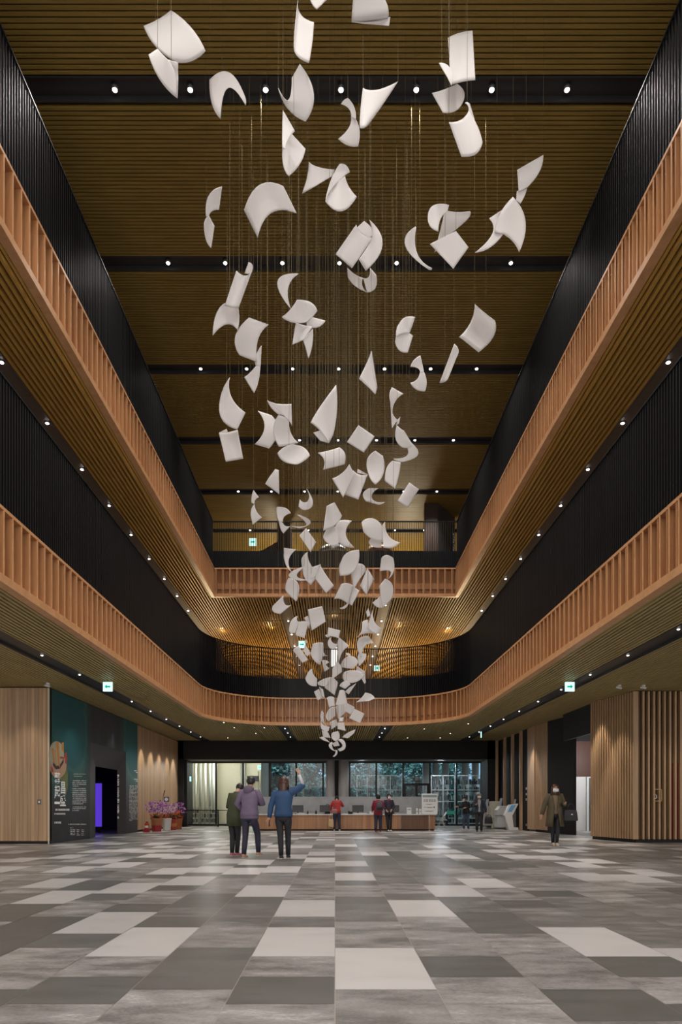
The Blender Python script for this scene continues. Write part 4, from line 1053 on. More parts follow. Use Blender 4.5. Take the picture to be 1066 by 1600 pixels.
# sign stand
t = thing('sign_stand', (gx(671.5, 30.1), 30.1, 0), 'white lettered signboard on a thin metal pole before the desk', 'sign')
m = MB(); m.box(-.33, .33, -.015, .015, .74, 1.6); m.build('board', M_WHITE, t)
m = MB(); m.box(-.335, .335, -.02, .02, .72, .745); m.box(-.335, .335, -.02, .02, 1.595, 1.615); m.box(-.34, -.325, -.02, .02, .72, 1.615); m.box(.325, .34, -.02, .02, .72, 1.615); m.build('board_frame', M_CHROME, t)
m = MB(); m.box(-.31, .31, -.018, -.015, 1.46, 1.56); m.build('header_band', plain('sign_grey', (.28, .36, .35), .5), t)
m = MB()
for k in range(5):
    x = -.22+k*.11; m.box(x-.036, x+.036, -.018, -.015, 1.345, 1.36); m.box(x-.036, x+.036, -.018, -.015, 1.30, 1.312); m.box(x-.03, x-.018, -.018, -.015, 1.27, 1.36); m.box(x+.016, x+.03, -.018, -.015, 1.27, 1.36); m.box(x-.036, x+.036, -.018, -.015, 1.27, 1.283)
R = random.Random(3)
for z, a, b_ in ((1.15, -.18, .1), (1.135, -.1, .04), (1.02, -.25, .12), (1.0, -.12, .1), (.86, -.22, .17), (.84, -.15, .12)):
    x = a
    while x < b_: ww = R.uniform(.015, .04); m.box(x, x+ww, -.018, -.015, z, z+.016); x += ww+.012
m.box(.17, .22, -.018, -.015, 1.0, 1.06)
m.build('lettering', plain('sign_ink', (.08, .085, .09), .6), t)['kind'] = 'stuff'
m = MB(); m.tube([(.0, 0, .02), (0, 0, .74)], .016, 8); m.build('pole', M_CHROME, t)
m = MB(); m.tube([(0, 0, 0), (0, 0, .02)], .17, 20); m.build('base', M_CHROME, t)
# folding chair (seen from its side)
t = thing('folding_chair', (gx(690, 32.6), 32.6, 0), 'white metal folding chair standing open right of the desk', 'chair')
for sy in (-.2, .2):
    m = MB(); m.tube([(-.24, sy, .01), (.2, sy, .74), (.23, sy, .8)], .013, 8); m.build('leg', M_WHITE, t)
    m = MB(); m.tube([(.22, sy*.9, .01), (-.0, sy*.9, .43)], .013, 8); m.build('leg', M_WHITE, t)
m = MB(); m.box(-.24, .24, -.19, .19, .42, .445); m.build('seat', M_WHITE, t)
m = MB(); m.add([(.12,-.2,.62),(.12,.2,.62),(.22,.2,.79),(.22,-.2,.79),(.14,-.2,.62),(.14,.2,.62),(.24,.2,.79),(.24,-.2,.79)], [(0,3,2,1),(4,5,6,7),(0,1,5,4),(1,2,6,5),(2,3,7,6),(3,0,4,7)]); m.build('backrest', M_WHITE, t)
for x, z in ((-.2, .07), (.19, .07)): m = MB(); m.tube([(x, -.2, z), (x, .2, z)], .01, 8); m.build('stretcher', M_WHITE, t)

# ================================================================ kiosks
def prism(m, pts, y0, y1):
    """extrude polygon of (x,z) along y"""
    n = len(pts); m.add([(x, y0, z) for x, z in pts]+[(x, y1, z) for x, z in pts], [tuple(range(n)), tuple(reversed(range(n, 2*n)))]+[(i, i+n, (i+1) % n+n, (i+1) % n) for i in range(n)])
def kp(d, pts, cx):
    return [((745+u/9.69-X0)*d/F-cx, max(0, HC+(YH-(1220+v/9.69))*d/F)) for u, v in pts]
d = 31.3; cx = gx(803, d)
t = thing('return_kiosk', (cx, d, 0), 'white leaning touchscreen kiosk nearest the pale oak wall', 'kiosk')
z0 = HC+(YH-(1220+745/9.69))*d/F
m = MB(); prism(m, kp(d, [(490,750),(630,750),(630,708),(560,700),(540,530),(632,345),(505,362),(425,525)], cx), -.02, .38); m.build('body', M_WHITE, t)
m = MB(); prism(m, kp(d, [(470,470),(520,372),(590,366),(530,468)], cx), -.03, -.021); m.build('display', plain('kiosk_screen', (.05, .12, .2), .15, emit=(.08, .2, .33), es=.5), t)
m = MB(); prism(m, kp(d, [(530,540),(600,440),(600,700),(560,690)], cx), .05, .3); m.build('column', M_HOUS, t)
m = MB(); prism(m, kp(d, [(568,345),(585,280),(608,278),(598,345)], cx), .1, .13); m.build('top_panel', plain('kiosk_grey', (.4, .42, .45), .4), t)
d = 32.4; cx = gx(785, d)
t = thing('book_drop_kiosk', (cx, d, 0), 'bulky white book drop kiosk left of the leaning kiosk', 'kiosk')
m = MB(); prism(m, kp(d, [(312,700),(490,700),(490,530),(312,530)], cx), 0, .6); m.build('lower_body', M_WHITE, t)
m = MB(); prism(m, kp(d, [(312,525),(480,525),(470,378),(365,378),(310,440)], cx), 0, .6); m.build('upper_body', M_WHITE, t)
m = MB(); prism(m, kp(d, [(290,530),(440,530),(440,522),(290,522)], cx), -.06, .3); m.build('shelf', M_HOUS, t)
m = MB(); prism(m, kp(d, [(340,385),(365,265),(402,262),(380,380)], cx), .1, .14); m.build('display', plain('kiosk_pale', (.5, .54, .6), .3), t)
d = 34.0; cx = gx(764, d)
t = thing('self_service_kiosk', (cx, d, 0), 'greyish white kiosk partly behind the old man in the jacket', 'kiosk')
m = MB(); prism(m, kp(d, [(120,680),(240,680),(222,378),(140,380)], cx), 0, .5); m.build('body', plain('kiosk_dim', (.5, .5, .49), .45), t)
m = MB(); prism(m, kp(d, [(135,520),(230,520),(230,512),(135,512)], cx), -.02, .1); m.build('shelf', M_HOUS, t)
m = MB(); prism(m, kp(d, [(132,382),(160,280),(192,278),(180,380)], cx), .1, .14); m.build("display", MATS["kiosk_pale"], t)
d = 33.4; cx = gx(773.5, d)
t = thing('cream_cabinet', (cx, d, 0), 'narrow cream cabinet on short legs between two kiosks', 'cabinet')
m = MB(); prism(m, kp(d, [(225,560),(312,560),(345,310),(222,310)], cx), 0, .45); m.build('body', M_CREAM, t)
for u in (250, 282): m = MB(); prism(m, kp(d, [(u,720),(u+22,720),(u+22,560),(u,560)], cx), .05, .4); m.build('leg', M_CREAM, t)
m = MB(); prism(m, kp(d, [(258,490),(272,490),(272,480),(258,480)], cx), -.03, 0); m.build('handle', M_CHROME, t)
t = thing('wall_instrument', (8.42, 30.62, 1.2), 'thin steel control strip on the black wall by the oak panel', 'panel')
for z in (.6, .35, .12, -1.0): m = MB(); m.box(-.03, 0, -.06, .06, z, z+.1); m.build('button', M_CHROME, t)

# ================================================================ exit signs
M_SIGN = emis('sign_light', (.55, .95, .88), 1.3); M_SGREEN = plain('sign_green', (.0, .30, .20), .5, emit=(0, .55, .36), es=.6)
def exit_sign(loc, s, dirn, label, ztop):
    t = thing('exit_sign', loc, label, 'exit sign')
    m = MB(); m.box(-s/2, s/2, -.02, .02, -s/2, s/2); m.build('light_panel', M_SIGN, t)
    m = MB(); y0, y1 = -.024, -.021; q = s*dirn
    ar = [(-.32, 0), (-.08, .24), (-.08, .09), (.3, .09), (.3, -.09), (-.08, -.09), (-.08, -.24)]
    prism(m, [(-x*q, z*s) for x, z in ar], y0, y1); m.build('arrow', M_SGREEN, t)
    m = MB(); m.tube([(0, 0, s/2), (0, 0, ztop-loc[2])], .012, 6); m.build('hanger', M_HOUS, t)
    return t
exit_sign((W(168.5, 1073, 18.8).x, 18.8, W(168.5, 1073, 18.8).z), .25, -1, 'glowing exit sign with left arrow over the exhibition wall', L1C+.05)
exit_sign((W(890.5, 1073, 18.8).x, 18.8, W(890.5, 1073, 18.8).z), .25, 1, 'glowing exit sign with right arrow over the black corridor wall', L1C+.05)
e = exit_sign((W(752, 1143, 31.5).x, 31.5, 4.3), .25, 1, 'narrow glowing sign seen edge on near the far end of the low ceiling', L1C+.05); e.rotation_euler.z = math.radians(80)
exit_sign(tuple(W(395, 847, 34)), .36, 1, 'small glowing exit sign behind the top barred screen', L4C+.1)
exit_sign(tuple(W(472, 1007, 36)), .36, 1, 'glowing sign below the golden ceiling by its left slot', L2C+.05)
exit_sign(tuple(W(589, 1044, 39)), .3, 1, 'glowing sign seen through the curved screen at right', L2C+.05)
exit_sign(tuple(W(406, 1199, 40.5)), .24, 1, 'small glowing sign inside the vestibule behind glass', 4.2)
exit_sign((-7.80, 37.2, HC+(YH-1217)*37.2/F), .26, 1, 'small green sign on the pier by the orchids', 3.5)
# security cameras on the low ceiling edge
for i, (px, d, lab) in enumerate(((968, 19.6, 'white security camera over the corner of the slatted oak block'), (1006, 19.6, 'white security camera over the open slat screen'), (75, 19.3, 'white security camera over the left wall corner'))):
    t = thing('security_camera', ((px-X0)*d/F, d, L1C+.0), lab, 'camera', 'white ceiling cameras')
    m = MB(); m.tube([(0, 0, .02), (0, 0, -.04)], .05, 12); m.build('mount', M_WHITE, t)
    m = MB(); m.tube([(-.09, 0, -.06), (.06, -.02, -.09)], .03, 10); m.build('camera_body', M_WHITE, t)
# small wall fittings
t = thing('wall_plate', ((61-X0)*19.88/F, 19.9, W(61, 1253, 19.88).z), 'small grey switch plate on the left oak wall', 'switch')
m = MB(); m.box(-.05, .05, -.012, 0, -.07, .07); m.build('plate', M_HOUS, t); m = MB(); m.box(-.02, .02, -.018, -.012, -.03, .03); m.build('button', M_CHROME, t)
t = thing('brass_frame_sign', (gx(1028, 20.5), 20.5, W(1028, 1242.5, 20.5).z), 'brass framed pictogram fixed on the open slat screen', 'sign')
M_BRASS = plain('brass', (.55, .38, .16), .4, .7)
m = MB()
for b in ((-.12,.12,-.01,.01,.165,.18), (-.12,.12,-.01,.01,-.18,-.165), (.105,.12,-.01,.01,-.18,.18)): m.box(*b)
m.build('frame', M_BRASS, t)
m = MB(); m.box(-.1, -.03, -.012, -.004, -.1, -.085); m.box(-.1, -.03, -.012, -.004, .0, .015); m.box(-.045, -.03, -.012, -.004, -.1, .015); m.build('pictogram', M_WHITE, t)

# ================================================================ exhibition graphics on the painted wall (real flat pieces on the wall)
def on_wall(px, py):
    """point on the exhibition wall plane under pixel: returns (y, z)"""
    d = XL*F/(px-X0); return d, HC+(YH-py)*d/F
def flat(m, pts, off): m.add([(XL+off, *on_wall(px, py)) for px, py in pts], [tuple(range(len(pts)))])
M_PEACH = plain('poster_peach', (.55, .33, .22), .6); M_ORANGE = plain('poster_orange', (.62, .26, .06), .6); M_PCREAM = plain('poster_cream', (.48, .46, .33), .6)
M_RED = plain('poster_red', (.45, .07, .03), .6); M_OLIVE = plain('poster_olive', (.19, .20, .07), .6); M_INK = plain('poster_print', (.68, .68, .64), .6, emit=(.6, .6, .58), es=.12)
t = thing('wall_mural', (XL, 21, 2), 'cream and orange abstract mural shapes with pale lettering on the exhibition wall', 'mural')
def PX(u, v): return (74+u/9.41, 1150+v/9.41)
def EL(cx, cy, rx, ry, a0=0, a1=360, n=24): return [PX(cx+rx*math.cos(math.radians(a0+(a1-a0)*k/n)), cy+ry*math.sin(math.radians(a0+(a1-a0)*k/n))) for k in range(n)]
def graphic(name, mat, polys, off):
    m = MB()
    for p in polys: flat(m, p, off)
    return m.build(name, mat, t, world=True)
graphic('olive_leaf', M_OLIVE, [[PX(*q) for q in ((190,600),(280,480),(300,560),(300,760),(275,860),(250,900),(215,760))]], .004)
graphic('peach_disc', M_PEACH, [EL(155, 430, 125, 190)], .006)
graphic('cream_disc', M_PCREAM, [EL(130, 270, 112, 195)], .008)
graphic('dark_band', plain('poster_plum', (.06, .035, .045), .6), [[PX(*q) for q in ((80,380),(130,440),(175,430),(235,330),(235,390),(180,480),(120,490),(75,430))]], .010)
graphic('orange_bars', M_ORANGE, [[PX(*q) for q in ((60,180),(85,180),(105,400),(85,400))], [PX(*q) for q in ((122,90),(165,90),(180,470),(155,430))], [PX(*q) for q in ((205,100),(235,90),(240,260),(205,200))], [PX(*q) for q in ((100,200),(112,200),(130,450),(118,440))]], .012)
graphic('red_shapes', M_RED, [[PX(*q) for q in ((250,260),(275,230),(290,330),(280,420),(255,400))], [PX(*q) for q in ((45,440),(75,480),(90,530),(60,530))], [PX(*q) for q in ((180,300),(250,310),(235,340),(180,330))]], .014)
def glyph(ch, px0, px1, py0, py1, mat, parent, off=.02, ext=.0):
    """one character laid flat on the exhibition wall, filling the pixel box"""
    cu = bpy.data.curves.new('glyph', 'FONT'); cu.body = ch; cu.size = 1; cu.extrude = 0
    cu.offset = .014
    o = bpy.data.objects.new('glyph', cu); COL.objects.link(o)
    dg = bpy.context.evaluated_depsgraph_get(); me = bpy.data.meshes.new_from_object(o.evaluated_get(dg)); bpy.data.objects.remove(o); bpy.data.curves.remove(cu)
    if not len(me.vertices): return None
    xs = [v.co.x for v in me.vertices]; ys = [v.co.y for v in me.vertices]
    ya, zb = on_wall(px0, py1); yb, _q = on_wall(px1, py1); _q2, zt = on_wall(px0, py0)
    for v in me.vertices:
        u = (v.co.x-min(xs))/max(1e-6, max(xs)-min(xs)); w_ = (v.co.y-min(ys))/max(1e-6, max(ys)-min(ys))
        v.co = Vector((XL+off, ya+(yb-ya)*u, zb+(zt-zb)*w_))-Vector(parent.location)
    me.materials.clear(); me.materials.append(mat)
    ob = bpy.data.objects.new('character', me); COL.objects.link(ob); ob.parent = parent
    return ob
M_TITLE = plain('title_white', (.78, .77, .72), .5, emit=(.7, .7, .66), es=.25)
for ch, a, b_, c, d_ in (('藝', 95, 180, 530, 700), ('起', 95, 178, 720, 920), ('一', 95, 175, 965, 1000), ('昌', 188, 255, 668, 850), ('盛', 175, 262, 865, 1030)):
    p0 = PX(a, c); p1 = PX(b_, d_); glyph(ch, p0[0], p1[0], p0[1], p1[1], M_TITLE, t)
m = MB(); R = random.Random(9)
def textline(px0, px1, py, h, dens=.8):
    """a row of tiny unreadable characters"""
    x = px0
    while x < px1:
        ww = R.uniform(.35, .8)
        if R.random() < dens: flat(m, [(x, py+h), (x+ww*.8, py+h), (x+ww*.8, py), (x, py)], .016)
        x += ww
for v in (555, 590): a = PX(375 if v == 555 else 385, v); textline(a[0], PX(560 if v == 555 else 500, v)[0], a[1], .9)
for v in (655, 683, 708, 735, 772, 800, 828, 855, 882, 912, 940, 968, 995, 1040, 1065, 1092):
    a = PX(362, v); textline(a[0], PX(452 if v in (735, 1092) else (525 if v == 995 else 562), v)[0], a[1]-.4, 1.3)
textline(PX(110, 0)[0], PX(318, 0)[0], PX(0, 1070)[1], 3.2, .95); textline(PX(95, 0)[0], PX(255, 0)[0], PX(0, 1133)[1], 2.4, .95)
textline(PX(95, 0)[0], PX(200, 0)[0], PX(0, 1258)[1], 3.2, .8); textline(PX(300, 0)[0], PX(565, 0)[0], PX(0, 1292)[1], 1.2, .8)
for v in (1345, 1375, 1400, 1425, 1445): textline(PX(330, 0)[0], PX(400 if v > 1360 else 370, 0)[0], PX(0, v)[1], 1.2, .7)
for u in (425, 490): 
    for v in (1375, 1400, 1425, 1450): textline(PX(u, 0)[0], PX(u+40, 0)[0], PX(0, v)[1], 1.1, .7)
def PY(u, v): return (140+u/9.41, 1140+v/9.41)
for v in (600, 625, 725, 750): textline(PY(650 if v in (600, 725) else 675, 0)[0], PY(697, 0)[0], PY(0, v)[1], 1.2, .9)
v = 822
while v < 1340:
    textline(PY(578, 0)[0], PY(620 if v > 1325 else 697, 0)[0], PY(0, v)[1], .9, .75); v += 19.5
o = m.build('small_print', M_INK, t, world=True); o['kind'] = 'stuff'
# lettering running down the door jamb
m = MB(); R = random.Random(12); v = 660
while v < 1300:
    if R.random() < .85:
        a = PY(418, v); q = [(a[0], a[1]+R.uniform(1.0, 2.0)), (a[0]+R.uniform(1.5, 3.2), a[1]+1.2), (a[0]+R.uniform(1.5, 3.0), a[1]), (a[0], a[1])]
        d0 = 27.15; m.add([(XL-.01-(.25)*(186.5+2-px)/8*.0+.0-.012, XL*F/(px-X0)*1.0, HC+(YH-py)*(XL*F/(px-X0))/F) for px, py in [(x-.0, y) for x, y in q]], [(0, 1, 2, 3)])
    v += R.uniform(14, 22)
o = m.build('jamb_lettering', M_INK, t, world=True); o['kind'] = 'stuff'

# ================================================================ potted orchids and extinguisher
def pot(px, d, r, h, mat, label, blooms, bmats, seed, cat='potted flowers', top=1.0, spread=.5, band=None, name='potted_orchid', low=None):
    R = random.Random(seed); t = thing(name, (gx(px, d), d, 0), label, cat)
    m = MB(); m.loft([(0,0,0,r*.78,r*.78), (0,0,h*.1,r*.82,r*.82), (0,0,h*.9,r*1.0,r*1.0), (0,0,h*.93,r*1.08,r*1.08), (0,0,h,r*1.08,r*1.08), (0,0,h,r*.95,r*.95), (0,0,h-.05,r*.93,r*.93)], 20); m.build('pot', mat, t)
    if band:
        m = MB(); m.loft([(0,0,h*z,r*.80+r*.2*z+.006,r*.80+r*.2*z+.006) for z in band[0:2]], 20, cap=False); m.build('pot_wrap', band[2], t)
    m = MB()
    for k in range(26):
        a = R.uniform(0, 6.28); L = R.uniform(.15, .32); c = Vector((math.cos(a)*r*.4, math.sin(a)*r*.4, h-.02)); e = c+Vector((math.cos(a)*L, math.sin(a)*L, R.uniform(.02, .22)))
        mid = (c+e)/2+Vector((0, 0, .08)); n = Vector((-math.sin(a), math.cos(a), 0))*.035
        m.add([c-n*.4, c+n*.4, mid+n, mid-n, e], [(0, 1, 2, 3), (3, 2, 4)], True)
    m.build('leaves', plain('orchid_leaf', (.03, .09, .03), .4), t)
    st = MB(); bl = MB()
    for k in range(blooms):
        a = R.uniform(0, 6.28); rr = spread*math.sqrt(R.random()); e = Vector((math.cos(a)*rr, math.sin(a)*rr*.6, h+.25+(top-h-.3)*R.random()*(1-.35*(rr/spread)**2)))
        if k < 14: st.tube([(0, 0, h-.03), (e.x*.4, e.y*.4, h+(e.z-h)*.7), tuple(e)], .006, 5)
        bl.cur = R.randrange(len(bmats)); f = Vector((R.uniform(-.6, .6), -1, R.uniform(-.3, .5))).normalized(); u = f.orthogonal().normalized(); w_ = f.cross(u)
        s = R.uniform(.03, .05)
        for j in range(5):
            b0 = 2*PI*j/5; dv = u*math.cos(b0)+w_*math.sin(b0); sv = u*-math.sin(b0)+w_*math.cos(b0)
            bl.add([e, e+dv*s*.6+sv*s*.35+f*.01, e+dv*s+f*.004, e+dv*s*.6-sv*s*.35+f*.01], [(0, 1, 2, 3)])
    if low:
        for k in range(70):
            a = R.uniform(0, 6.28); rr = r*1.25*math.sqrt(R.random()); e = Vector((math.cos(a)*rr, math.sin(a)*rr, h+R.uniform(0, .2))); bl.cur = len(bmats)
            bl.ell(e, (.025, .025, .02), 6, 4)
    st.build('stems', plain('stem_green', (.08, .14, .04), .5), t)
    bl.build('blossoms', bmats+([low] if low else []), t)
    return t
M_PUR = plain('petal_purple', (.42, .14, .50), .5); M_LIL = plain('petal_lilac', (.66, .42, .75), .5); M_PINK = plain('petal_pink', (.82, .62, .74), .5); M_DPUR = plain('petal_dark', (.2, .03, .22), .5); M_RB = plain('berry_red', (.55, .05, .02), .5)
M_TERRA = plain('terracotta', (.42, .16, .07), .5); M_DRED = plain('wrap_dark_red', (.28, .012, .02), .5)
pot(245, 29.5, .235, .56, M_TERRA, 'terracotta pot in dark red wrap overflowing with purple orchids', 150, [M_PUR, M_LIL, M_PUR, M_DPUR], 1, top=1.42, spread=.48, band=(.0, .48, M_DRED), low=M_RB)
pot(261, 30.9, .2, .54, M_WHITE, 'tall white pot with pale pink and lilac orchids', 120, [M_LIL, M_PINK, M_PINK, M_PUR], 2, top=1.32, spread=.46, low=M_RB)
pot(271, 31.6, .16, .5, plain('red_glaze', (.4, .05, .025), .4), 'red banded pot with orange red flowers beside the white pot', 60, [M_RB, plain('petal_orange', (.75, .16, .05), .5)], 3, top=.95, spread=.3, band=(.3, .6, plain('gold_band', (.5, .2, .06), .4)), name='potted_flowers', low=M_RB)
pot(279.5, 32.6, .16, .5, plain('orange_glaze', (.42, .12, .04), .4), 'orange pot with dark purple orchids at the far end of the row', 90, [M_PUR, M_DPUR, M_LIL], 4, top=1.35, spread=.36, low=M_RB)
t = thing('gift_card', (gx(260, 29.0), 29.0, W(260, 1249, 29.0).z), 'small framed gift card with white oval above the orchids', 'card')
m = MB(); m.box(-.11, .11, 0, .015, -.1, .1); m.build('frame', plain('card_purple', (.12, .04, .1), .5), t); m = MB(); m.ell((0, -.002, 0), (.08, .004, .07), 16, 8); m.build('oval', M_WHITE, t)
m = MB(); m.tube([(0, .01, -.1), (.0, .2, -.75)], .006, 6); m.build('stick', M_TERRA, t)
t = thing('ribbon_stake', (gx(252.5, 29.9), 30.22, .46), 'thin brown stake rising above the purple orchids', 'stake')
m = MB(); m.tube([(-.03, 0, -.45), (-.02, 0, .99), (.05, -.01, 1.26)], [.008, .014, .03], 6); m.build('stick', plain('stake_brown', (.14, .07, .03), .6), t); m = MB(); m.ell((.055, -.01, 1.27), (.035, .02, .03), 8, 6); m.build('knot', plain('stake_brown'  , (.14, .07, .03), .6), t)
t = thing('fire_extinguisher', (gx(229, 28.9), 28.9, 0), 'red fire extinguisher in a low red stand against the oak wall', 'extinguisher')
m = MB(); m.loft([(0,0,.06,.06,.06), (0,0,.1,.075,.075), (0,0,.32,.075,.075), (0,0,.37,.05,.05), (0,0,.40,.02,.02)], 16); m.build('cylinder', plain('ext_red', (.5, .02, .015), .3), t)
m = MB(); m.loft([(0,0,.18,.077,.077), (0,0,.27,.077,.077)], 16, cap=False); m.build('label_band', M_WHITE, t)
m = MB(); m.box(-.02, .07, -.015, .015, .4, .43); m.tube([(.02, 0, .41), (.09, 0, .36), (.085, 0, .15)], .01, 6); m.build('handle', M_BLACK, t)
m = MB(); m.box(-.12, .12, -.1, .1, 0, .13); m.build('stand', plain('stand_red', (.32, .01, .02), .4), t)

# ================================================================ upper level furniture seen over the rails
t = thing('exhibit_wall', (4.5, 32.7, 10.74), 'tall dark bronze display wall with grey printed side standing behind the top screen', 'display wall')
m = MB(); m.box(4.2, 4.83, 32.7, 32.9, 10.74, L4C-.02); m.build('front_panel', M_BRONZE, t, world=True)
m = MB(); m.add([(4.83,32.7,10.74),(5.9,34.3,10.74),(5.9,34.3,L4C-.02),(4.83,32.7,L4C-.02),(4.83,32.95,10.74),(5.85,34.5,10.74),(5.85,34.5,L4C-.02),(4.83,32.95,L4C-.02)], [(0,1,2,3),(7,6,5,4),(3,2,6,7),(1,5,6,2),(0,3,7,4),(0,4,5,1)])
m.build('printed_side', plain('print_grey', (.09, .085, .09), .5, 0, .6, 3), t, world=True)
m = MB()
for k in range(22):
    z = 11.6+k*.13; u = .86+.02*(k % 3); p = Vector((4.83+1.07*u, 32.7+1.6*u, z)); q = Vector((4.83+1.07*(u+.07), 32.7+1.6*(u+.07), z)); n = Vector((.02, -.013, 0))
    m.quad(p+n, q+n, q+n+Vector((0, 0, .09)), p+n+Vector((0, 0, .09)))
o = m.build('print_column', M_INK, t, world=True)
t = thing('stair_parapet', (-2.9, 34.5, 10.74), 'dark brown column with sloping stair parapet behind the top screen', 'stairs')
m = MB(); m.box(-2.9, -2.25, 35, 35.3, 10.74, L4C-.02); m.build('column', M_BRONZE, t, world=True)
m = MB(); prism(m, [(-5.4, 10.74), (-2.9, 10.74), (-2.9, 14.3), (-3.6, 13.9), (-5.4, 13.35)], 34.9, 35.1); m.build('parapet', M_BRONZE, t, world=True)
m = MB(); m.box(-2.25, -2.15, 34.95, 35.0, 10.74, 14.9); m.build('steel_edge', M_CHROME, t, world=True)
for px, d, r, lab, mt in ((521, 31.4, .68, 'shiny steel dome sculpture behind the top screen centre', M_CHROME), (592, 31.8, .62, 'speckled brown dome sculpture right of the steel dome', plain('dome_speckle', (.35, .2, .12), .35, .5, .8, 40))):
    t = thing('dome_sculpture', (gx(px, d), d, 10.74), lab, 'sculpture')
    zt = HC+(YH-852)*d/F-10.74
    m = MB(); m.loft([(0,0,zt-.42,r,r), (0,0,zt-.25,r*.97,r*.97), (0,0,zt-.12,r*.8,r*.8), (0,0,zt-.03,r*.45,r*.45), (0,0,zt,r*.05,r*.05)], 28); m.build('dome', mt, t)
    m = MB(); m.loft([(0,0,0,r*.5,r*.5), (0,0,zt-.42,r*.85,r*.85)], 28); m.build('plinth', M_BLACKM, t)
# glowing pillar and bookshelves on the middle level
m = MB(); m.box(-.63, .56, 36.6, 37.6, 5.34, L2C-.02); struct(m, 'column_middle', plain('pillar_pinkish', (.36, .24, .18), .5), 'pale brown pillar behind the curved screen', 'column')
t = thing('light_panel', (-.05, 36.55, 8.9), 'bright white upright light panel on the pillar behind the sheets', 'light')
m = MB(); m.box(-.18, .16, -.03, .03, -.5, .5); m.build('diffuser', emis('panel_white', (1, .98, .95), 1.6), t); m = MB(); m.box(-.2, .18, .0, .045, -.53, .53); m.build('frame', M_CHROME, t)
for i, x in enumerate((-8.5, -5.6, 4.2, 7.1)):
    t = thing('tall_bookcase', (x, 44.5, 5.34), 'tall brown bookcase on the middle level, %s from left' % ORD[i].replace('nearest', 'first'), 'bookcase', 'bookcases on the middle level')
    fr = MB(); fr.box(0, .06, 0, .4, 0, 4.1); fr.box(2.34, 2.4, 0, .4, 0, 4.1); fr.box(0, 2.4, .37, .4, 0, 4.1); fr.build('carcass', M_COUNTD, t)
    for z in (1.0, 1.8, 2.6, 3.4, 4.06): s_ = MB(); s_.box(.06, 2.34, 0, .37, z, z+.04); s_.build('shelf', M_COUNTD, t)
    R = random.Random(60+i); bk = MB()
    for z in (2.64, 3.44):
        xx = .1
        while xx < 2.25: bk.cur = R.randrange(3); ww = R.uniform(.03, .07); bk.box(xx, xx+ww*.9, .05, .3, z, z+R.uniform(.3, .52)); xx += ww
    o = bk.build('books', [plain('vol_tan', (.4, .25, .12), .6), plain('vol_red', (.25, .06, .04), .6), plain('vol_blue', (.08, .1, .14), .6)], t); o['kind'] = 'stuff'
# ================================================================ people
M_SKIN = plain('skin', (.52, .30, .20), .5, noise=.05)
M_HAIRB = plain('hair_black', (.012, .010, .010), .4, noise=.4, scale=30); M_HAIRR = plain('hair_brown', (.065, .022, .014), .4, noise=.4, scale=30); M_HAIRG = plain('hair_grey', (.30, .28, .26), .5)
M_MASK = plain('mask_white', (.72, .76, .80), .6); M_EYE = plain('eye_dark', (.01, .008, .008), .2)
def skin_mesh(verts, edges, radii, name, mat, parent, levels=1):
    me = bpy.data.meshes.new(name+'_cage'); me.from_pydata([tuple(v) for v in verts], edges, []); me.update()
    ob = bpy.data.objects.new(name+'_cage', me); COL.objects.link(ob)
    md = ob.modifiers.new('skin', 'SKIN'); md.use_smooth_shade = True
    if len(me.skin_vertices) == 0:
        ob.modifiers.remove(md); bpy.data.objects.remove(ob); return None
    for i, r in enumerate(radii): me.skin_vertices[0].data[i].radius = (r, r); me.skin_vertices[0].data[i].use_root = (i == 0)
    sb = ob.modifiers.new('sub', 'SUBSURF'); sb.levels = levels; sb.render_levels = levels
    dg = bpy.context.evaluated_depsgraph_get(); dg.update()
    out = bpy.data.meshes.new_from_object(ob.evaluated_get(dg))
    bpy.data.objects.remove(ob); bpy.data.meshes.remove(me)
    out.materials.clear(); out.materials.append(mat)
    for p in out.polygons: p.use_smooth = True
    return out
